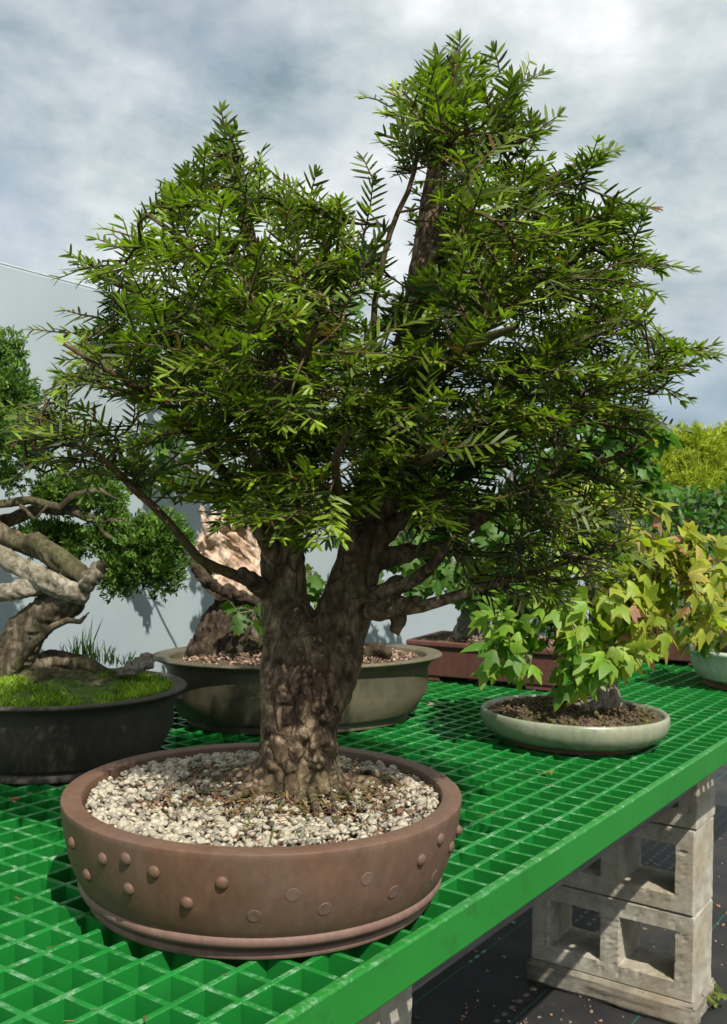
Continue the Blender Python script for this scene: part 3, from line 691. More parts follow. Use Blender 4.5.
def tdisp(p):
    q = Vector((p.x*24, p.y*24, p.z*10)); k = min(1.0, max(.12, 1 - p.z*1.1))
    rid = 1-abs(noise.noise(q*1.6))*2
    k = max(.3, k); q2 = p*34
    fl = 1-abs(noise.noise(Vector((p.x*75, p.y*75, p.z*22))))*2
    return k*(noise.fractal(q, 1, 2.1, 5)*.0042 + rid*.002 + (abs(noise.noise(q2))*2-.5)*.0022 + fl*.0016 + noise.noise(p*110)*.0016 + noise.noise(p*210)*.0009)
for Lb in LIMBS:
    if Lb[0][3] >= 9: tm.tube([loc(T(*Lb[0][:3])), loc(T(*Lb[1][:3])*.45 + T(*Lb[0][:3])*.55), loc(T(*Lb[1][:3]))], [Lb[0][3]*PXM*.75, Lb[0][3]*PXM*.52, Lb[1][3]*PXM*.46], 10)
V, Fc = remesh(tm, .0026, tdisp); ob('trunk', V, Fc, M['yew_bark'], yew)
for q in ([(308, 786, 9), (313, 798, 8), (316, 808, 7), (317, 817, 5)], [(338, 778, 9), (362, 772, 8), (384, 776, 7), (402, 786, 4)], [(344, 790, 7), (352, 800, 5), (364, 798, 4), (378, 804, 3)], [(332, 800, 5), (340, 812, 4), (352, 806, 3)], [(258, 788, 9), (238, 796, 7), (224, 806, 4)], [(262, 776, 9), (236, 780, 7), (205, 776, 4)]):
    tm = MB(); tm.tube([loc(onz(x, y, .1035 - .005*(i == len(q)-1))) for i, (x, y, w) in enumerate(q)], [w*PXM/2 for x, y, w in q], 8); V, Fc = remesh(tm, .0016, lambda p: noise.noise(p*140)*.0012); ob('root', V, Fc, M['yew_bark'], yew)

gr = Grow()
gr.limb([T(284, 560), T(287, 470), T(283, 400), T(268, 320, .01), T(250, 240, .01), T(236, 170), T(229, 125)], [0]*7, 0)
gr.limb([T(364, 540), T(376, 490), T(392, 430, .01), T(408, 360, .01), T(421, 300, .015), T(429, 245, .015), T(434, 190, .015), T(443, 130, .01), T(458, 45)], [0]*9, 0)
for k, Lb in enumerate(LIMBS, 1): gr.limb([T(p[0], p[1], p[2]) for p in Lb], [p[3]*PXM/2 for p in Lb], k)
OUT = [(455,30),(470,52),(497,48),(512,72),(545,66),(520,98),(546,114),(536,164),(560,172),(590,140),(620,146),(585,196),(630,196),(666,204),(632,240),(690,264),(655,290),(646,318),(690,338),(726,344),(706,366),(692,392),(652,396),(684,424),(640,446),(590,458),(650,486),(636,512),(642,552),(610,588),(545,604),(505,596),(462,566),(430,538),(402,520),(384,500),(370,520),(330,536),(300,548),(262,552),(236,528),(205,508),(160,490),(120,478),(90,482),(50,468),(16,474),(4,440),(8,408),(40,398),(60,365),(26,334),(82,326),(110,302),(52,268),(72,254),(130,262),(90,238),(128,214),(150,190),(186,166),(206,148),(220,128),(229,112),(243,150),(266,156),(290,180),(318,180),(342,202),(354,240),(362,190),(376,150),(366,90),(402,80),(424,54),(442,50)]
HOLES = [[(352,298),(384,288),(390,340),(376,350),(352,346)], [(376,205),(392,188),(413,180),(413,275),(398,300),(384,285),(380,245)], [(330,455),(352,455),(352,490),(330,490)], [(84,404),(130,398),(140,430),(112,436)], [(205,250),(214,244),(216,256)], [(462,512),(500,518),(520,524),(500,540),(478,530)], [(142,432),(190,430),(186,470),(150,462)]]
n = 5000
P2 = np.column_stack([rng.uniform(0, 727, n), rng.uniform(25, 600, n)])
ok = poly_in(OUT, P2); P2 = P2[ok]; dd = poly_dist(OUT, P2)
keep = dd > 9; P2 = P2[keep]; dd = dd[keep]
hd = .235*np.sqrt(np.clip(dd/150, 0.02, 1))
sgn = rng.uniform(-1, 1, len(P2)); sgn = np.sign(sgn)*np.abs(sgn)**.6
dyv = hd*sgn
inh = np.zeros(len(P2), bool)
for Hq in HOLES: inh |= poly_in(Hq, P2)
P2 = P2[~inh]; dyv = dyv[~inh]
A = np.array([T(p[0], p[1], d) for p, d in zip(P2, dyv)])
# foliage lies in loose tiers, as on any yew that is clipped every year
for a_ in A:
    sh = .05*noise.noise(Vector((a_[0]*7, a_[1]*7, 2.0))) ; zt_ = round((a_[2] + sh)/.058)*.058 - sh; a_[2] += (zt_ - a_[2])*.62
# thin to an even spread
sel = []; 
for i in range(len(A)):
    if all(np.sum((A[i]-A[j])**2) > .034**2 for j in sel): sel.append(i)
A = A[sel][:470]
for _ in range(34):
    x_, y_ = rng.uniform(235, 480), rng.uniform(420, 528)
    if poly_in(OUT, np.array([[x_, y_ + 10]]))[0] and not any(poly_in(Hq, np.array([[x_, y_]]))[0] for Hq in HOLES): A = np.vstack([A, T(x_, y_, rng.uniform(-.2, -.07))])
gr.attract(A); gr.finish(.0011)
by = {}
for own, c in gr.chains(): by.setdefault(own, []).append(c)
twm = MB()
for own, cs in by.items():
    if own == 0:
        for c in cs:
            if all(gr.rad[i] == 0 and gr.par[i] is not None for i in c[1:3]) and len(c) > 1 and c[0] != c[1]:
                if gr.acc[c[-1]] >= 0 and gr.par[c[1]] is not None and c[1] in gr.ch[c[0]] and len(c) < 60:
                    twm.tube([loc(gr.p[i]) for i in c], [gr.r[c[1]]] + [gr.r[i] for i in c[1:]], 5, False)
        continue
    bmx = MB()
    for c in cs: bmx.tube([loc(gr.p[i]) for i in c], [min(gr.r[c[0]], gr.r[c[1]]*1.25)] + [gr.r[i] for i in c[1:]], 7 if gr.r[c[1]] > .003 else 5, False)
    bmx.build('branch', M['yew_bark'] if own in (9, 10) else M['twig'], yew)
# shoots
axis0 = np.array([T(330, 520)[0], TY, T(330, 400)[2]])
SH = []
up = np.array([0, 0, 1.])
gx, gy = np.meshgrid(np.arange(0, 800, 2) - 30, np.arange(0, 660, 2)); GP = np.column_stack([gx.ravel(), gy.ravel()]).astype(float)
gm_ = poly_in(OUT, GP) & (poly_dist(OUT, GP) > 4 + 8*np.array([noise.noise(Vector((q[0]*.02, q[1]*.02, 8))) for q in GP]))
for Hq in HOLES: gm_ &= ~poly_in(Hq, GP)
gm_ = gm_.reshape(gx.shape)
def inside(p):
    q = pix(p[None])[0]; i, j = int(q[1]/2), int((q[0]+30)/2)
    return 0 <= i < gm_.shape[0] and 0 <= j < gm_.shape[1] and gm_[i, j]
TRW = [(410,182),(440,176),(447,230),(441,280),(407,280)]
def okshoot(b, d, ln):
    if (b + unit(d)*ln*.6)[1] < TY + .02 and poly_in(TRW, pix((b + unit(d)*ln*.6)[None]))[0]: return False
    return inside(b + unit(d)*ln*1.02 - np.array([0, 0, .1*ln])) and inside(b + unit(d)*ln*.55)
for tip in gr.tips:
    p = gr.p[tip]; q = gr.par[tip]; q2 = gr.par[q] if q is not None and gr.par[q] is not None else q
    d = unit(p - gr.p[q2]); outw = unit(p - np.array([p[0]*.35 + axis0[0]*.65, axis0[1], .28 + .45*(p[2]-.3)]))
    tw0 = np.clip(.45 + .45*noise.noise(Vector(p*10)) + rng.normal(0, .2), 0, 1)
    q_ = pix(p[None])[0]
    if q_[0] > 415 and q_[1] > 425:            # shade and older growth put into the needle colour, low right-hand branches
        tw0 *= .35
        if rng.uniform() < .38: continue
    for k in range(6):
        for tr in range(5):
            if k == 0: dd_ = d*.55 + outw*.6 + up*.18 + rng.normal(0, .2, 3); b = p; ln = rng.uniform(.055, .1)
            elif k < 5:
                f = rng.uniform(0, 1); b = p*(1-f) + gr.p[q2]*f
                nrm = unit(up + outw*.3 + rng.normal(0, .25, 3)); s_ = unit(np.cross(d, nrm))
                dd_ = d*.7 + s_*(1 if k % 2 else -1)*rng.uniform(.5, 1.0) + outw*.3 + rng.normal(0, .15, 3); ln = rng.uniform(.04, .075)
            else:
                b = gr.p[q2]; dd_ = rng.normal(0, .6, 3) + outw*.7 + up*.3; ln = rng.uniform(.03, .055)
            dd_ = unit(dd_*np.array([1, 1, .62 if p[2] < .7 else 1.0])); ln *= rng.uniform(.65, 1.15)
            if okshoot(b, dd_, ln):
                nrm = up*1.0 + outw*.45 + rng.normal(0, .38, 3)
                if abs(np.dot(unit(nrm), dd_)) > .9: nrm = outw + rng.normal(0, .3, 3)
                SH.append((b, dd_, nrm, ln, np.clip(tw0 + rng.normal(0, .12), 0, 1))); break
# leading shoots that give the outline its points
for bx, by_, tx, ty, dy in ((462,80,455,32,0),(505,98,546,66,0),(500,75,496,48,0),(440,80,432,48,0),(410,110,400,80,0),(392,110,366,90,0),(228,172,229,108,0),(226,190,219,140,0),(232,185,240,146,-.01),(230,200,228,150,-.02),(222,175,224,128,.01),(215,180,206,148,0),(250,190,266,156,0),(285,215,290,180,0),(305,215,318,178,0),(340,240,342,200,0),(190,195,186,165,0),(130,255,90,236,0),(110,268,54,268,0),(120,285,72,254,0),(80,336,28,334,.02),(100,320,60,316,0),(55,420,5,430,-.05),(60,448,12,474,-.1),(88,455,52,480,-.1),(84,453,48,424,-.1),(100,466,84,492,-.09),(108,472,100,438,-.1),(70,448,30,428,-.1),(96,462,70,430,-.12),(60,405,8,406,-.05),(640,352,726,344,0),(655,372,708,362,0),(640,385,692,392,0),(630,420,684,424,0),(600,258,690,264,0),(620,280,658,290,0),(590,212,666,204,0),(570,170,620,146,0),(560,185,600,188,0),(530,140,556,112,0),(600,470,648,486,-.02),(580,540,636,545,-.04),(560,555,600,575,-.05),(590,505,632,512,-.04),(600,330,650,318,0),(430,470,470,452,-.18),(396,476,440,432,-.18),(405,480,452,470,-.16),(352,470,354,432,-.17),(420,462,462,440,-.2),(375,185,362,160,0),(300,505,262,545,-.06),(290,500,300,548,-.08),(345,490,318,536,-.1),(250,490,215,520,-.06),(215,470,176,498,-.08),(180,455,140,486,-.08),(450,540,470,580,-.08),(490,565,520,604,-.08),(530,560,566,604,-.08),(560,552,606,590,-.09),(500,545,545,590,-.1),(470,580,500,606,-.07),(600,545,650,560,-.08),(415,520,430,552,-.06),(560,520,620,548,-.1),(540,500,590,520,-.12),(525,160,545,128,0),(620,235,650,236,0)):
    b = T(bx, by_, dy); t_ = T(tx, ty, dy + rng.normal(0, .012)); d = t_ - b
    ln = np.linalg.norm(d)*.99; vertical = abs(d[2]) > .75*ln
    nrm = np.array([0, -1., .3]) if vertical else up + np.array([0, -.6, 0]) + rng.normal(0, .15, 3)
    SH.append((b + np.array([0, 0, .05*ln]), d, nrm, ln, .25))
print('yew shoots', len(SH), 'tips', len(gr.tips))
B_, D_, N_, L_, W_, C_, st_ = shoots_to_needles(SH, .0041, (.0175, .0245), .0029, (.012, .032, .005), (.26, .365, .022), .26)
ru = rng.uniform(0, 1, len(B_)) < .012; C_[ru] = np.array([.16, .07, .02])
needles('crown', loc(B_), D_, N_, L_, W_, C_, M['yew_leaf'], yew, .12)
stem_mesh(twm, [loc(s) for s in st_]); twm.build('twigs', M['twig'], yew)
# small green sprouts low on the trunk
for px, py, dx in ((258, 645, -12), (261, 690, -10), (263, 700, -9), (345, 600, 9)):
    SP = [(T(px, py, -.02), np.array([dx*.1, -.5, .35]), up, .016, .5)]
    B_, D_, N_, L_, W_, C_, st_ = shoots_to_needles(SP, .003, (.006, .009), .002, (.05, .09, .015), (.1, .17, .03))
    needles('sprout', loc(B_), D_, N_, L_, W_, C_, M['yew_leaf'], yew)

# ---------------------------------------------------------------- juniper at the left
JY = 1.55
def J(px, py, dy=0.0): return at(px, py, JY + dy)
jun = empty('juniper_tree', J(15, 690)); jo = np.array(jun.location); JM = JY/F
tag(jun, 'twisted juniper bonsai with silvery stripped trunk at the left edge', 'bonsai tree')
tm = MB()
def jt(mb, pts, n=10): mb.tube([J(p[0], p[1], p[2]) - jo for p in pts], [p[3]*JM/2 for p in pts], n)
jt(tm, [(0, 705, 0, 74), (4, 685, 0, 54), (14, 655, 0, 40), (28, 630, 0, 38), (48, 612, -.01, 34), (72, 601, -.02, 30), (85, 585, 0, 20), (66, 566, .01, 16), (34, 549, .0, 16), (-8, 529, -.01, 16), (-45, 470, -.02, 30), (-40, 420, -.02, 24), (-15, 380, 0, 18)])
for q in ([(20, 680, -.03, 30), (60, 678, -.03, 20), (95, 690, -.04, 12), (130, 702, -.05, 6)], [(20, 672, .02, 30), (55, 660, .03, 22), (90, 668, .03, 16), (125, 678, .03, 6)], [(0, 690, -.05, 26), (-5, 700, -.09, 16), (40, 700, -.11, 8)], [(40, 676, -.01, 16), (80, 677, -.02, 12), (112, 685, -.03, 6)]): jt(tm, q, 8)
jt(tm, [(30, 540, 0, 20), (60, 560, -.03, 22), (88, 580, -.04, 18), (97, 572, -.045, 12), (103, 562, -.05, 8)], 8)
def jdisp(p):
    q = Vector((p.x*20, p.y*20, p.z*9)); return noise.fractal(q, 1, 2, 4)*.003 + (1-abs(noise.noise(Vector((p.x*40+p.z*75, p.y*80, p.z*30-p.x*14))))*2)*.0036 + noise.noise(p*120)*.001
V, Fc = remesh(tm, .0036, jdisp); ob('trunk', V, Fc, M['jun_bark'], jun)
tm = MB(); jt(tm, [(-14, 548, -.02, 12), (20, 567, -.025, 17), (50, 582, -.035, 21), (74, 592, -.045, 20), (84, 600, -.045, 10)]); jt(tm, [(84, 586, -.05, 14), (97, 574, -.05, 10), (95, 563, -.05, 6)], 8)
V, Fc = remesh(tm, .0032, jdisp); ob('stripped_wood', V, Fc, M['dead'], jun)
tm = MB(); jt(tm, [(14, 668, -.05, 12), (32, 645, -.055, 10), (52, 627, -.055, 8), (68, 620, -.055, 7), (80, 622, -.055, 6), (90, 611, -.055, 2)], 8); V, Fc = remesh(tm, .0025, None); ob('dead_branch', V, Fc, M['jun_bark'], jun)
tm = MB(); jt(tm, [(-20, 596, -.02, 16), (10, 592, -.03, 15), (32, 586, -.03, 20), (50, 585, -.03, 8)], 8); V, Fc = remesh(tm, .0035, jdisp); ob('dead_branch', V, Fc, M['dead'], jun)
for q in ([(-20, 528, .02, 18), (10, 520, .03, 15), (40, 508, .03, 13), (70, 510, .02, 12), (100, 522, .02, 9), (125, 520, .02, 7), (138, 545, .02, 5)], [(-5, 505, .0, 9), (30, 500, .01, 10), (60, 508, .0, 9), (75, 495, .0, 9), (98, 490, .0, 7), (118, 500, .01, 4)], [(95, 518, .02, 7), (105, 535, .01, 6), (120, 542, .0, 5), (132, 555, .0, 4)], [(-30, 500, 0, 14), (-10, 450, 0, 11), (8, 410, .0, 8), (15, 370, 0, 5)], [(20, 505, .0, 5), (35, 520, -.02, 5), (48, 505, -.02, 4)]):
    tm = MB(); jt(tm, q, 8); V, Fc = remesh(tm, .0028, lambda p: noise.noise(p*60)*.0022); ob('branch', V, Fc, M['jun_bark'], jun)
def tufts(P, outc, n_per, ln, w, c0, c1, spread=.8, cw=None):
    k = len(P); O = unit(P - outc); B = np.repeat(P, n_per, 0); D = unit(np.repeat(O + rng.normal(0, .35, (k, 3)) + np.array([0, 0, .25]), n_per, 0) + rng.normal(0, spread*.6, (k*n_per, 3)))
    B = B + rng.normal(0, ln*.3, B.shape); N = rng.normal(0, 1, B.shape)
    t = np.repeat(np.clip(rng.beta(1.6, 2, k), 0, 1) if cw is None else cw, n_per)[:, None]
    C = np.array(c0)*(1-t) + np.array(c1)*t
    return B, D, N, rng.uniform(.6, 1.15, k*n_per)*ln, rng.uniform(.8, 1.2, k*n_per)*w, C
def clump_pts(cs, per, knob=.022):
    out = []; cen = []
    for (c, rx, ry, rz_) in cs:
        m = max(6, int(per*(rx*rz_)*1e4/14)); v = unit(rng.normal(size=(m, 3)))*(rng.uniform(.15, 1, (m, 1))**.5)
        kc = c + v*np.array([rx, ry, rz_])
        for q in kc:
            w_ = unit(rng.normal(size=(14, 3)) + np.array([0, 0, .4]))*rng.uniform(.3, 1, (14, 1))*knob*rng.uniform(.6, 1.2)
            out.append(q + w_); cen.append(np.tile(q*.8 + (c - np.array([0, 0, rz_*.5]))*.2, (14, 1)))
    return np.vstack(out), np.vstack(cen)
cl = [(J(x, y, d), rx*JM, rd, ry*JM) for x, y, d, rx, ry, rd in ((150, 545, .03, 34, 30, .05), (128, 572, .03, 26, 22, .04), (168, 535, .05, 22, 20, .04), (160, 570, .04, 20, 18, .035), (112, 535, .05, 22, 22, .04), (80, 492, .06, 34, 16, .05), (60, 500, .07, 26, 14, .05), (40, 535, .08, 26, 16, .05), (65, 545, .08, 22, 18, .05), (5, 395, .0, 28, 30, .06), (12, 440, .0, 26, 30, .06), (-15, 365, 0, 26, 24, .06), (4, 350, 0, 18, 14, .05), (105, 500, .04, 18, 12, .04), (8, 480, .03, 12, 10, .03))]
P, Cn = clump_pts(cl, 34, .025)
B_, D_, N_, L_, W_, C_ = tufts(P, Cn, 9, .0088, .0027, (.035, .095, .012), (.19, .33, .04))
needles('crown', B_ - jo, D_, N_, L_, W_, C_, M['soft_leaf'], jun, .1)

# moss, grass and a slate chip on the left pot
n = 15000; r = np.sqrt(rng.uniform(0, 1, n)); t = rng.uniform(0, 6.283, n); x, y = r*np.cos(t)*.176, r*np.sin(t)*.16
mx = LP[0] + x*math.cos(lpz) - y*math.sin(lpz); my = LP[1] + x*math.sin(lpz) + y*math.cos(lpz)
mk = np.array([noise.fractal(Vector((a*14, b*14, 5)), 1, 2, 3) for a, b in zip(mx, my)])
kp = (mk > -.12) & (np.hypot(mx - LP[0]-.0, my - LP[1]) > .06); mx, my, mk, rr = mx[kp], my[kp], mk[kp], r[kp]
P = np.column_stack([mx, my, .103 + .02*(1-rr**2) + .014*np.clip(mk+.1, 0, .6)])
moss_mix = np.clip(.5 + mk*.8 + rng.normal(0, .25, len(P)), 0, 1)[:, None]  # share of yellow-green pigment, rising with cushion height and varied per blade
o = needles('moss', P, np.column_stack([rng.normal(0, .5, (len(P), 2)), np.ones(len(P))]), rng.normal(0, 1, P.shape), rng.uniform(.005, .012, len(P)), np.full(len(P), .0016), np.array([.08, .17, .015])*(1-moss_mix) + np.array([.33, .46, .04])*moss_mix, M['moss'], None, .25)
tag(o, 'bright green moss cushion covering the soil of the left pot', 'moss', None, 'stuff')
GB = []; GD = []; GL = []
for px, py, dy, m, hgt in ((78, 664, .05, 16, .045), (95, 662, .06, 26, .035), (85, 660, .06, 12, .06), (110, 664, .05, 22, .025), (125, 666, .05, 14, .022), (70, 662, .06, 10, .04), (142, 672, .0, 8, .02), (60, 690, -.08, 6, .015), (160, 680, -.02, 8, .014)):
    b = at(px, py, JY + dy); 
    for _ in range(m): GB.append(b + rng.normal(0, .007, 3)*np.array([1, 1, .2])); GD.append(np.array([rng.normal(0, .22), rng.normal(0, .2), 1])); GL.append(hgt*rng.uniform(.5, 1.2))
GB = np.array(GB); k = len(GB); tw = rng.uniform(0, 1, (k, 1))
o = needles('grass', GB, np.array(GD), rng.normal(0, 1, (k, 3)), np.array(GL), np.full(k, .0022), np.array([.05, .12, .02])*(1-tw) + np.array([.16, .3, .06])*tw, M['moss'], None, .3)
tag(o, 'thin green grass blades sprouting behind the moss in the left pot', 'grass', None, 'stuff')
tm = MB(); c = at(134, 668, JY + .0); d1 = np.array([1, .25, 0])
tm.box((-.028, -.018, -.007), (.03, .018, .005), Matrix.Translation(Vector(c)) @ Matrix.Rotation(R(14), 4, 'Z') @ Matrix.Rotation(R(-14), 4, 'Y'))
tm.box((-.018, -.012, -.008), (.02, .014, .006), Matrix.Translation(Vector(c + np.array([.006, .008, .01]))) @ Matrix.Rotation(R(-20), 4, 'Z') @ Matrix.Rotation(R(-24), 4, 'Y'))
V, Fc = remesh(tm, .003, lambda p: noise.fractal(Vector((p.x*60, p.y*60, p.z*200)), 1, 2, 4)*.004); o = ob('rock', V, Fc, M['grey_bark'].copy(), None); tag(o, 'small jagged grey-brown slate chip on the moss by the left pot lip', 'rock')

# ---------------------------------------------------------------- maple with hollow deadwood in the olive pot
KY = 1.9
def K(px, py, dy=0.0): return at(px, py, KY + dy)
mid = empty('maple_tree', K(240, 650)); ko = np.array(mid.location); KM = KY/F
tag(mid, 'green maple bonsai with pale hollow deadwood trunk in the olive pot', 'bonsai tree')
def kt(mb, pts, n=10): mb.tube([K(p[0], p[1], p[2]) - ko for p in pts], [p[3]*KM/2 for p in pts], n)
tm = MB()
kt(tm, [(232, 668, 0, 100), (234, 645, 0, 82), (238, 620, 0, 62), (243, 600, 0, 44), (248, 585, 0, 36)])
for i in range(16):
    a = -170 + i*22 + rng.normal(0, 6); ca, sa = math.cos(R(a)), math.sin(R(a)); 
    pts = []
    for s, hh, w in ((.012, .128, .006), (.035, .085, .006), (.06, .04, .005), (.085, .012, .004)):
        pts.append(np.array([ca*s*1.1, sa*s, hh - .012]) + rng.normal(0, .004, 3))
    tm.tube([p + (K(240, 655) - ko)*np.array([1, 1, 1]) for p in pts], [.006, .006, .005, .003], 6)
kt(tm, [(190, 654, -.06, 10), (215, 646, -.06, 8), (240, 650, -.07, 5)], 6)
V, Fc = remesh(tm, .003, lambda p: (1-abs(noise.noise(Vector((p.x*120, p.y*120, p.z*22))))*2)*.0042 + (1-abs(noise.noise(Vector((p.x*55, p.y*55, p.z*18 + 4))))*2)*.005 + noise.fractal(p*40, 1, 2, 4)*.006); ob('root_base', V, Fc, M['root_bark'], mid)
tm = MB()
# hollow log: a thick curled shell open towards the viewer
def shell(mb, c, ax, rad, th, a0, a1, ln, n=18):
    ax = unit(ax); e1 = unit(np.cross(ax, np.array([0, 1., 0]))); e2 = np.cross(ax, e1); V = []; k = 6
    for i in range(n+1):
        a = R(a0 + (a1-a0)*i/n); d = math.cos(a)*e1 + math.sin(a)*e2
        for j in range(k):
            s = (j/(k-1)-.5)*ln*(1+.15*math.sin(i*1.3)); wv = 1 + .12*math.sin(i*2.1 + j)
            V.append(c + ax*s + d*rad*wv); V.append(c + ax*s + d*(rad*wv - th))
    Fc = []
    idx = lambda i, j, o: (i*k + j)*2 + o
    for i in range(n):
        for j in range(k-1):
            Fc.append((idx(i, j, 0), idx(i+1, j, 0), idx(i+1, j+1, 0), idx(i, j+1, 0))); Fc.append((idx(i, j, 1), idx(i, j+1, 1), idx(i+1, j+1, 1), idx(i+1, j, 1)))
        for j in (0, k-1):
            q = (idx(i, j, 0), idx(i, j, 1), idx(i+1, j, 1), idx(i+1, j, 0)); Fc.append(q if j == 0 else q[::-1])
    for i in (0, n):
        for j in range(k-1):
            q = (idx(i, j, 0), idx(i, j+1, 0), idx(i, j+1, 1), idx(i, j, 1)); Fc.append(q if i == 0 else q[::-1])
    mb.add(V, Fc)
cen = K(236, 556) - ko
shell(tm, cen, np.array([.75, .1, -.55]), .066, .02, 70, 335, .115)
shell(tm, cen + np.array([.02, .02, -.0]), np.array([.7, .1, -.6]), .042, .016, 60, 330, .1)
kt(tm, [(204, 568, -.02, 26), (225, 584, -.04, 26), (250, 594, -.04, 22), (270, 590, -.02, 20)]); kt(tm, [(200, 560, 0, 22), (206, 540, .01, 20), (222, 526, .02, 20), (240, 514, .02, 16)])
for q in ([(212, 540, .0, 14), (212, 524, .0, 10), (214, 512, .0, 4)], [(226, 528, .0, 16), (228, 512, .0, 10), (232, 502, .0, 3)], [(240, 525, .0, 16), (243, 505, .0, 10), (241, 494, .0, 3)], [(203, 562, -.02, 14), (194, 556, -.03, 8), (190, 549, -.03, 3)], [(218, 548, -.03, 12), (208, 534, -.04, 8), (205, 524, -.04, 3)]): kt(tm, q, 6)
kt(tm, [(262, 600, .0, 24), (258, 560, .02, 24), (254, 520, .03, 20), (253, 490, .03, 16), (250, 465, .03, 10)]); kt(tm, [(207, 534, 0, 8), (203, 518, 0, 6), (201, 508, 0, 5)], 6)
V, Fc = remesh(tm, .0026, lambda p: (1-abs(noise.noise(Vector(((p.x*.59+p.z*.8)*150, p.y*90, (p.x*.8-p.z*.59)*16))))*2)*.0026 + noise.fractal(p*22, 1, 2, 5)*.0085 + noise.noise(p*110)*.0015); ob('deadwood', V, Fc, M['pale_dead'], mid)
tm = MB(); kt(tm, [(194, 552, -.03, 10), (197, 568, -.045, 14), (210, 582, -.055, 15), (232, 593, -.06, 15), (258, 601, -.055, 13), (272, 602, -.05, 8)], 8); V, Fc = remesh(tm, .003, lambda p: noise.fractal(p*60, 1, 2, 4)*.005); ob('bark_rim', V, Fc, M['root_bark'], mid)
tm = MB(); kt(tm, [(365, 655, -.05, 12), (378, 648, -.05, 16), (392, 654, -.05, 7)], 6); V, Fc = remesh(tm, .003, lambda p: noise.fractal(p*60, 1, 2, 4)*.004); ob('root', V, Fc, M['root_bark'], mid)
tm = MB(); kt(tm, [(256, 655, -.05, 10), (254, 630, -.055, 8), (253, 605, -.05, 7), (252, 560, -.05, 6)], 8); V, Fc = remesh(tm, .003, lambda p: noise.noise(p*80)*.0015); ob('stem', V, Fc, M['grey_bark'], mid)
def leafy(root, org, starts, attrs, size, kind, c_fn, mat, per, bark, rtip=.0012, name='leaves', droop=.55, wood='branch', spread=.03):
    g2 = Grow()
    for s_ in starts: g2.limb(s_[0], s_[1], 1)
    g2.attract(attrs); g2.finish(rtip)
    m = MB()
    for own, c in g2.chains(): m.tube([g2.p[i] - org for i in c], [min(g2.r[c[0]], g2.r[c[1]]*1.3)] + [g2.r[i] for i in c[1:]], 6, False)
    cen = np.mean(attrs, 0); Pz = []; Dz = []; Nz = []; st = []
    for tip in g2.tips:
        p = g2.p[tip]
        for _ in range(per):
            o_ = unit(p - cen); d = unit(o_*.6 + np.array([0, -.25, .1]) + rng.normal(0, .6, 3)); q = p + d*rng.uniform(.3, 1.0)*spread
            st.append(np.vstack([p, (p+q)/2 + np.array([0, 0, .003]), q])); Pz.append(q)
            Dz.append(unit(d*.8 + np.array([0, 0, -droop*rng.uniform(.2, 1.5)]) + rng.normal(0, .38, 3))); Nz.append(unit(np.array([0, 0, 1.]) + o_*.5 + np.array([.15, -.45, 0]) + rng.normal(0, .5, 3)))
    Pz = np.array(Pz); C = np.array([c_fn(q) for q in Pz])
    leaves(name, Pz - org, np.array(Dz), np.array(Nz), rng.uniform(.6, 1.15, len(Pz))*size, C, kind, mat, root)
    stem_mesh(m, [s_ - org for s_ in st], .0008, .0005); m.build('twigs', bark, root)
def ell(cs, n):
    out = []
    tot = sum(c[1]*c[2] for c in cs)
    for c in cs:
        m = max(2, int(n*c[1]*c[2]/tot)); v = unit(rng.normal(size=(m, 3)))*rng.uniform(.2, 1, (m, 1))**.4; out.append(c[0] + v*np.array([c[1], c[3], c[2]]))
    return np.vstack(out)
def green(q):
    t = rng.beta(2, 2); return np.array([.055, .13, .018])*(1-t) + np.array([.15, .27, .045])*t
at_k = ell([(K(x, y, d), rx*KM, ry*KM, rd) for x, y, d, rx, ry, rd in ((165, 455, .03, 34, 30, .05), (215, 340, .05, 60, 45, .07), (320, 400, .05, 70, 70, .08), (300, 310, .05, 60, 40, .07), (420, 520, .05, 42, 60, .06), (330, 590, -.02, 34, 40, .04), (240, 610, -.12, 14, 10, .02))], 150)
leafy(mid, ko, [([K(256, 600), K(256, 500), K(262, 400), K(270, 340)], [.006, .005, .004, .002]), ([K(262, 560), K(320, 520, .02), K(390, 500, .03), (K(420, 480, .04))], [.005, .004, .003, .002]), ([K(258, 520), K(215, 480, .02), K(175, 460, .02)], [.004, .003, .002])], at_k, .034, 'field', green, M['leaf'], 6, M['grey_bark'])

# ---------------------------------------------------------------- yellow-tinted maple in the celadon pot
QY = 1.765
def Q(px, py, dy=0.0): return at(px, py, QY + dy)
tri = empty('maple_tree', Q(597, 716)); qo = np.array(tri.location); QM = QY/F
tag(tri, 'small maple bonsai with yellow, green and pink three-lobed leaves in the celadon pot', 'bonsai tree')
tm = MB()
def qt(mb, pts, n=10): mb.tube([Q(p[0], p[1], p[2]) - qo for p in pts], [p[3]*QM/2 for p in pts], n)
qt(tm, [(592, 724, 0, 66), (596, 710, 0, 50), (600, 690, 0, 40), (603, 665, 0, 30), (603, 640, 0, 26), (598, 610, 0, 20), (592, 580, 0, 14), (588, 550, 0, 9), (586, 520, 0, 5)])
for q in ([(590, 705, 0, 20), (572, 712, -.02, 16), (555, 720, -.03, 8)], [(606, 705, 0, 22), (622, 708, -.02, 16), (632, 720, -.03, 8)], [(596, 705, -.02, 22), (588, 712, -.06, 18), (580, 722, -.08, 8)], [(598, 640, 0, 14), (575, 625, -.03, 9), (545, 610, -.06, 6), (515, 590, -.08, 3)], [(600, 620, 0, 14), (630, 590, -.02, 9), (665, 570, -.03, 6), (700, 560, -.03, 3)]): qt(tm, q, 8)
V, Fc = remesh(tm, .0042, lambda p: noise.fractal(p*35, 1, 2, 5)*.007); ob('trunk', V, Fc, M['grey_bark'], tri)
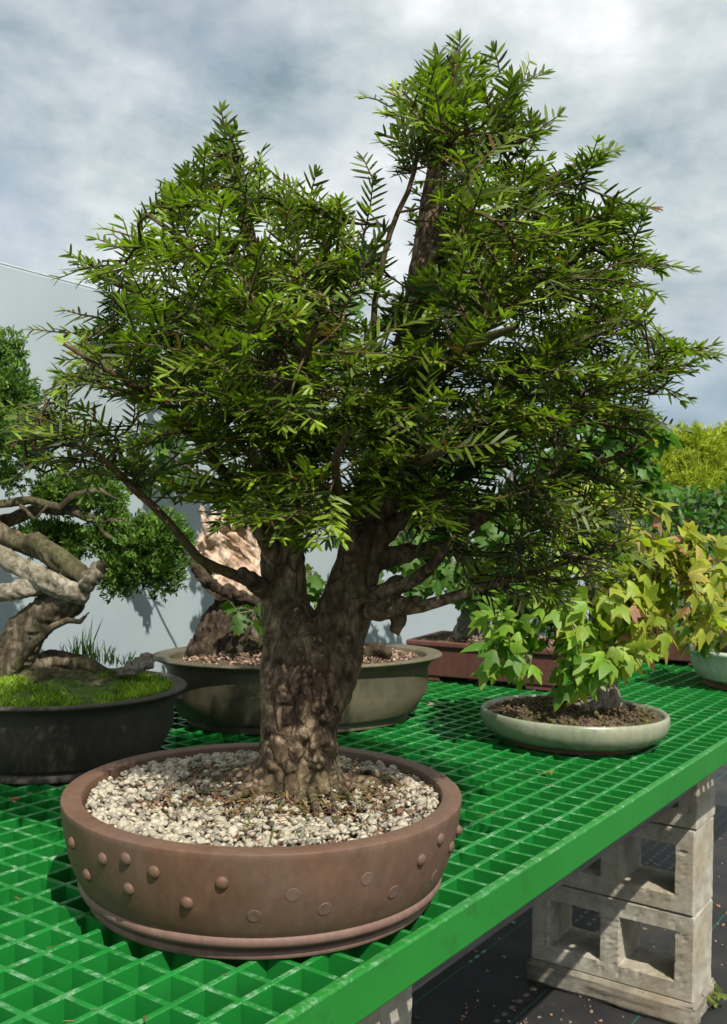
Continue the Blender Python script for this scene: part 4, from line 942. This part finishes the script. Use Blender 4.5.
def tri_col(q):
    px = pix(q[None])[0]; a = np.clip((px[0]-545)/120 + (600-px[1])/220 + rng.normal(0, .32), 0, 1)
    gcol = np.array([.13, .27, .025]) if rng.uniform() < .35 else np.array([.27, .43, .04]); ycol = np.array([.44, .45, .045]) if rng.uniform() < .85 else np.array([.56, .42, .1])
    c = gcol*(1-a) + ycol*a
    if a > .55 and rng.uniform() < .07: c = np.array([.56, .25, .18])*rng.uniform(.8, 1.2)
    return c
at_q = ell([(Q(x, y, d), rx*QM, ry*QM, rd) for x, y, d, rx, ry, rd in ((590, 520, 0, 55, 34, .07), (540, 610, -.04, 40, 38, .06), (515, 640, -.08, 24, 24, .03), (640, 590, -.02, 45, 42, .07), (690, 575, -.02, 28, 22, .05), (660, 560, 0, 40, 30, .06), (600, 600, -.07, 40, 40, .05), (640, 640, -.06, 22, 22, .03), (550, 560, 0, 40, 30, .06), (565, 665, -.1, 18, 14, .02), (612, 648, -.1, 24, 16, .02), (585, 640, -.11, 22, 18, .02), (690, 615, -.03, 20, 12, .04))], 150)
leafy(tri, qo, [([Q(603, 650), Q(598, 610), Q(588, 540)], [.006, .005, .002]), ([Q(598, 640), Q(545, 610, -.06), Q(515, 590, -.08)], [.006, .003, .0015]), ([Q(600, 620), Q(665, 570, -.03), Q(700, 560, -.03)], [.006, .003, .0015])], at_q, .037, 'trident', tri_col, M['leaf'], 6, M['twig'], droop=.65, spread=.042)
# ---------------------------------------------------------------- green maple in the reddish pot
SY = 2.45
def Sx(px, py, dy=0.0): return at(px, py, SY + dy)
gm = empty('maple_tree', Sx(478, 636)); go = np.array(gm.location); SM = SY/F
tag(gm, 'fresh green maple bonsai with thick grey trunk in the reddish rectangular pot', 'bonsai tree')
tm = MB()
for q in ([(474, 646, 0, 52), (474, 632, 0, 40), (474, 615, 0, 30), (478, 590, 0, 24), (488, 550, 0, 16), (505, 500, 0, 11), (520, 450, 0, 6)], [(482, 590, 0, 20), (460, 550, 0, 14), (440, 510, 0, 9), (430, 470, 0, 4)], [(465, 640, -.02, 24), (450, 642, -.03, 14)], [(494, 540, 0, 16), (550, 490, .02, 10), (610, 440, .03, 5)]):
    tm.tube([Sx(p[0], p[1], p[2]) - go for p in q], [p[3]*SM/2 for p in q], 10)
V, Fc = remesh(tm, .005, lambda p: noise.fractal(p*30, 1, 2, 5)*.008); ob('trunk', V, Fc, M['grey_bark'], gm)
at_s = ell([(Sx(x, y, d), rx*SM, ry*SM, rd) for x, y, d, rx, ry, rd in ((430, 560, -.05, 34, 40, .07), (480, 575, -.08, 34, 26, .05), (420, 500, 0, 45, 45, .1), (500, 480, 0, 60, 50, .12), (580, 470, .02, 50, 50, .1), (625, 440, .03, 40, 34, .09), (520, 560, -.08, 45, 40, .07), (640, 480, .03, 32, 30, .08), (360, 540, .0, 30, 34, .06))], 190)
def green2(q):
    t = rng.beta(2, 2); return np.array([.06, .15, .02])*(1-t) + np.array([.16, .3, .045])*t
leafy(gm, go, [([Sx(480, 590), Sx(490, 550), Sx(505, 500), Sx(520, 450)], [.008, .006, .004, .002]), ([Sx(482, 590), Sx(440, 510), Sx(430, 470)], [.005, .003, .002]), ([Sx(494, 540), Sx(550, 490, .02), Sx(610, 440, .03)], [.005, .004, .002])], at_s, .044, 'field', green2, M['leaf'], 6, M['grey_bark'])
# ---------------------------------------------------------------- glossy broadleaf shrub in the dark pot
def X3(px, py, Y): return at(px, py, Y)
bs = empty('broadleaf_tree', np.array([.89, 2.92, .09])); bo = np.array(bs.location)
tag(bs, 'dark green small-leaved broadleaf bonsai behind the yellow maple, in the dark pot', 'bonsai tree')
at_b = ell([(X3(x, y, 2.9 + d), rx*2.9/F, ry*2.9/F, rd) for x, y, d, rx, ry, rd in ((680, 535, 0, 50, 42, .13), (640, 560, 0, 34, 40, .11), (715, 560, -.02, 34, 40, .12), (660, 600, -.04, 50, 30, .1), (610, 520, 0, 30, 30, .1), (700, 500, .02, 30, 20, .09))], 260)
m = MB(); m.tube([np.array([0, 0, -.01]), np.array([.01, 0, .06]), np.array([-.01, .01, .14]), np.array([0, 0, .25])], [.03, .022, .016, .008], 10)
V, Fc = remesh(m, .005, lambda p: noise.fractal(p*30, 1, 2, 4)*.006); ob('trunk', V, Fc, M['grey_bark'], bs)
def dgreen(q):
    t = rng.beta(1.5, 2.5); return np.array([.05, .14, .02])*(1-t) + np.array([.16, .32, .05])*t
leafy(bs, bo, [([bo + np.array([.01, 0, .06]), bo + np.array([0, 0, .25])], [.012, .006])], at_b, .032, 'oval', dgreen, M['leaf'], 9, M['grey_bark'], droop=.3, spread=.035)
# ---------------------------------------------------------------- yellow-green conifer at the far end
pn = empty('cypress_tree', NP + np.array([0, 0, .085])); po = np.array(pn.location)
tag(pn, 'yellow-green feathery conifer bonsai at the far right end of the bench', 'bonsai tree')
PY = 3.42; PMm = PY/F
m = MB(); b0 = po
tpts = [po + np.array([0, 0, -.01]), po + np.array([.02, 0, .12]), po + np.array([-.02, 0, .28]), po + np.array([0, 0, .45])]
m.tube([p - po for p in tpts], [.04, .03, .022, .012], 10)
for tx, ty in ((660, 455), (690, 445), (720, 460), (650, 490), (700, 490), (745, 480), (630, 470)):
    e_ = at(tx, ty, PY); s_ = po + np.array([0, 0, .2 + .15*rng.uniform()]); m.tube([s_ - po, (s_+e_)/2 - po - np.array([0, 0, .02]), e_ - po], [.012, .009, .004], 8)
V, Fc = remesh(m, .006, lambda p: noise.fractal(p*25, 1, 2, 4)*.006); ob('trunk', V, Fc, M['grey_bark'], pn)
cl = [(at(x, y, PY + d), rx*PMm, rd, ry*PMm) for x, y, d, rx, ry, rd in ((690, 452, 0, 34, 20, .1), (660, 470, -.05, 34, 22, .1), (720, 470, -.02, 34, 24, .1), (640, 450, .05, 26, 18, .08), (690, 490, -.08, 40, 22, .1), (735, 500, -.03, 34, 26, .1), (645, 495, -.06, 30, 20, .08), (750, 450, .05, 30, 30, .1), (700, 520, 0, 50, 20, .1), (615, 480, .05, 26, 20, .08))]
P, Cn = clump_pts(cl, 12, .05)
B_, D_, N_, L_, W_, C_ = tufts(P, Cn, 12, .022, .0034, (.2, .26, .02), (.56, .6, .05), .9)
needles('crown', B_ - po, D_, N_, L_, W_, C_, M['soft_leaf'], pn, .1)
# ---------------------------------------------------------------- little maple in the pale pot
wt_ = empty('maple_tree', WP + np.array([0, 0, .09])); wo = np.array(wt_.location)
tag(wt_, 'low maple seedling with yellow and orange leaves in the pale glazed pot', 'bonsai tree')
m = MB(); m.tube([np.array([0, 0, -.008]), np.array([.01, 0, .05]), np.array([-.01, 0, .1])], [.014, .01, .006], 8); V, Fc = remesh(m, .003, lambda p: noise.noise(p*60)*.002); ob('trunk', V, Fc, M['grey_bark'], wt_)
at_w = ell([(at(x, y, 2.42 + d), rx*2.45/F, ry*2.45/F, rd) for x, y, d, rx, ry, rd in ((715, 620, -.06, 24, 16, .06), (735, 600, 0, 30, 20, .1), (700, 632, -.06, 14, 8, .04))], 40)
def ycol(q): return np.array([.42, .38, .05]) if rng.uniform() < .6 else (np.array([.45, .2, .07]) if rng.uniform() < .5 else np.array([.16, .26, .04]))
leafy(wt_, wo, [([wo + np.array([.01, 0, .05]), wo + np.array([-.01, 0, .1])], [.006, .004])], at_w, .042, 'trident', ycol, M['leaf'], 4, M['twig'], droop=.6)

# ---------------------------------------------------------------- litter
def bit(name, p, s, colr, label, cat, group=None):
    T_, tri_ = leaf_template('oval'); n = 7
    a = rng.uniform(0, 6.28, n); D = np.column_stack([np.cos(a), np.sin(a), rng.uniform(.05, .5, n)]); P_ = np.tile(p, (n, 1)) + rng.normal(0, s*.35, (n, 3))*np.array([1, 1, .1])
    C = np.tile(np.array(colr), (n, 1))*rng.uniform(.7, 1.3, (n, 1))
    o = leaves(name, P_, D, np.tile([0, 0, 1.], (n, 1)), np.full(n, s), C, 'oval', M['leaf'], None); tag(o, label, cat, group); return o
bit('dead_leaf', onz(547, 772, .004), .012, (.4, .32, .12), 'dry yellow-brown scrap lying on the grating right of the front pot', 'dead leaf', 'dry scraps lying on the bench')
bit('dead_leaf', onz(14, 799, .004), .009, (.5, .22, .1), 'small orange-brown scrap on the grating left of the front pot', 'dead leaf', 'dry scraps lying on the bench')
bit('dead_leaf', onz(432, 704, .004), .016, (.45, .38, .25), 'pale scrap on the grating beside the olive pot', 'dead leaf', 'dry scraps lying on the bench')
n = 260; ai = rng.integers(0, 25, n)*CELL + A0; bb = rng.uniform(B0, 2.2, n)
P = np.array([bl(a, b, .0014) for a, b in zip(ai + rng.normal(0, .0012, n), bb)])
C = np.array([(.3, .2, .1), (.35, .3, .16), (.12, .08, .04), (.1, .14, .03)])[rng.integers(0, 4, n)]
o = needles('needle_litter', P, np.column_stack([rng.normal(0, 1, (n, 2)), np.zeros(n)]), np.tile([0, 0, 1.], (n, 1)), rng.uniform(.003, .012, n), rng.uniform(.0012, .0026, n), C, M['moss'], None, 0); tag(o, 'dropped brown needles and grit lying on the green grating bars', 'litter', None, 'stuff')
n = 950; rr = np.abs(rng.normal(.08, .045, n)); tt = rng.uniform(0, 6.283, n); P = np.column_stack([TC[0] + rr*np.cos(tt), TC[1] - .02 + rr*np.sin(tt), rng.uniform(.1, .1035, n)])
P = P[np.hypot((P[:, 0]-PC[0])/PA, (P[:, 1]-PC[1])/PB) < .84]; n = len(P)
C = np.array([(.28, .15, .07), (.18, .09, .05), (.36, .24, .1), (.14, .16, .03)])[rng.integers(0, 4, n)]
o = needles('needle_litter', P, np.column_stack([rng.normal(0, 1, (n, 2)), rng.normal(0, .15, n)]), np.tile([0, 0, 1.], (n, 1)), rng.uniform(.006, .018, n), rng.uniform(.0014, .0026, n), C, M['moss'], None, .05); tag(o, 'brown fallen yew needles scattered on the pebbles round the trunk', 'litter', None, 'stuff')
wd = onz(703, 1006, GZ); n = 26; a = rng.uniform(0, 6.28, n)
o = leaves('weed', np.tile(wd, (n, 1)) + np.column_stack([rng.normal(0, .018, (n, 2)), rng.uniform(.01, .045, n)]), np.column_stack([np.cos(a), np.sin(a), rng.uniform(-.1, .8, n)]), np.tile([0, 0, 1.], (n, 1)), rng.uniform(.018, .035, n), np.tile([.2, .24, .04], (n, 1))*rng.uniform(.6, 1.3, (n, 1)), 'field', M['leaf'], None)
tag(o, 'small yellow-green weed growing by the foot of the right block stack', 'weed')
n = 1400; P = np.array([bl(a, b, GZ + .001) for a, b in zip(rng.normal(.05, .45, n), rng.uniform(.2, 3.2, n))])
cc = np.array([.3, .18, .1]); C = np.array([(.32, .2, .12), (.12, .07, .04), (.4, .36, .3), (.16, .14, .11), (.4, .2, .12)])[rng.integers(0, 5, n)]
o = blobs('debris', P, rng.gamma(3, .0012, n).clip(.001, .009), C, M['soil'], None, 1, .5); tag(o, 'scattered grit and bark bits on the black ground fabric', 'debris', None, 'stuff')

# ---------------------------------------------------------------- light, sky, camera
S = unit(np.array([.484, -1.06, 1.42])); el = math.asin(S[2]); az = math.atan2(S[0], S[1])
sun = bpy.data.lights.new('sun', 'SUN'); sun.energy = 5.0; sun.angle = R(.53); sun.color = (1, .95, .86)
so = bpy.data.objects.new('sun', sun); col.objects.link(so); so.rotation_euler = Vector(-S).to_track_quat('-Z', 'Y').to_euler()
w = bpy.data.worlds.new('World'); scene.world = w; w.use_nodes = True; nt = w.node_tree; nd = nt.nodes; bg = nd['Background']
sky = nd.new('ShaderNodeTexSky'); sky.sky_type = 'NISHITA'; sky.sun_disc = False; sky.sun_elevation = el; sky.sun_rotation = az; sky.air_density = 1.0; sky.dust_density = 1.0
tc = nd.new('ShaderNodeTexCoord'); mp_ = nd.new('ShaderNodeMapping'); nt.links.new(tc.outputs['Generated'], mp_.inputs['Vector']); mp_.inputs['Scale'].default_value = (1, 1, 1.7); mp_.inputs['Location'].default_value = (7.7, 9.3, 3.9)
def wn(scale, det, rgh, dist=0):
    q = nd.new('ShaderNodeTexNoise'); q.inputs['Scale'].default_value = scale; q.inputs['Detail'].default_value = det; q.inputs['Roughness'].default_value = rgh; q.inputs['Distortion'].default_value = dist
    nt.links.new(mp_.outputs[0], q.inputs['Vector']); return q.outputs['Fac']
def wr(fac, stops):
    q = nd.new('ShaderNodeValToRGB'); e = q.color_ramp.elements
    while len(e) < len(stops): e.new(.5)
    for k_, (p, c) in zip(e, stops): k_.position = p; k_.color = (*c, 1)
    nt.links.new(fac, q.inputs['Fac']); return q.outputs['Color']
def wm(fac, a, b, mode='MIX'):
    q = nd.new('ShaderNodeMix'); q.data_type = 'RGBA'; q.blend_type = mode
    for v, i in ((fac, 0), (a, 6), (b, 7)):
        if isinstance(v, (int, float)): q.inputs[i].default_value = v
        elif isinstance(v, tuple): q.inputs[i].default_value = (*v, 1)
        else: nt.links.new(v, q.inputs[i])
    return q.outputs[2]
big = nd.new('ShaderNodeMix'); big.data_type = 'FLOAT'; big.inputs[0].default_value = .4
nt.links.new(wn(2.6, 3, .5, .1), big.inputs[2]); nt.links.new(wn(8.5, 12, .6, .1), big.inputs[3])
cloud = wr(big.outputs[0], [(.34, (2.6, 3.5, 3.9)), (.42, (4.8, 5.6, 5.9)), (.51, (7.2, 7.7, 7.8)), (.59, (9.7, 9.9, 9.8))])
cover = wr(wn(1.7, 6, .55, .2), [(.28, (.45, .45, .45)), (.45, (.95, .95, .95))])
sz = nd.new('ShaderNodeSeparateXYZ'); nt.links.new(tc.outputs['Generated'], sz.inputs[0])
low = wr(sz.outputs['Z'], [(.05, (.28, .37, .46)), (.14, (.5, .59, .67)), (.25, (1, 1, 1))])      # rain cloud hanging low over the horizon
nt.links.new(wm(1.0, wm(cover, sky.outputs['Color'], cloud), low, 'MULTIPLY'), bg.inputs['Color']); bg.inputs['Strength'].default_value = .1
cam = bpy.data.cameras.new('camera'); co = bpy.data.objects.new('camera', cam); col.objects.link(co); scene.camera = co
cam.sensor_fit = 'VERTICAL'; cam.sensor_height = 36; cam.sensor_width = 36; cam.lens = F/1024*36; cam.clip_end = 2000; cam.clip_start = .01
c, s = math.cos(ROL), math.sin(ROL); cp_, sp_ = math.cos(PIT), math.sin(PIT)
def pitch(v): x, y, z = v; return Vector((x, y*cp_ + z*sp_, z*cp_ - y*sp_))
rt, upv, fw = pitch((c, 0, s)), pitch((-s, 0, c)), pitch((0, 1, 0))
co.matrix_world = Matrix(((rt.x, upv.x, -fw.x, 0), (rt.y, upv.y, -fw.y, 0), (rt.z, upv.z, -fw.z, CH), (0, 0, 0, 1)))
cam.dof.use_dof = True; cam.dof.focus_distance = 1.02; cam.dof.aperture_fstop = 18
scene.view_settings.view_transform = 'Standard'; scene.view_settings.look = 'None'; scene.view_settings.exposure = .12; scene.view_settings.gamma = 1
scene.cycles.max_bounces = 8; scene.cycles.transparent_max_bounces = 8; scene.cycles.use_denoising = True
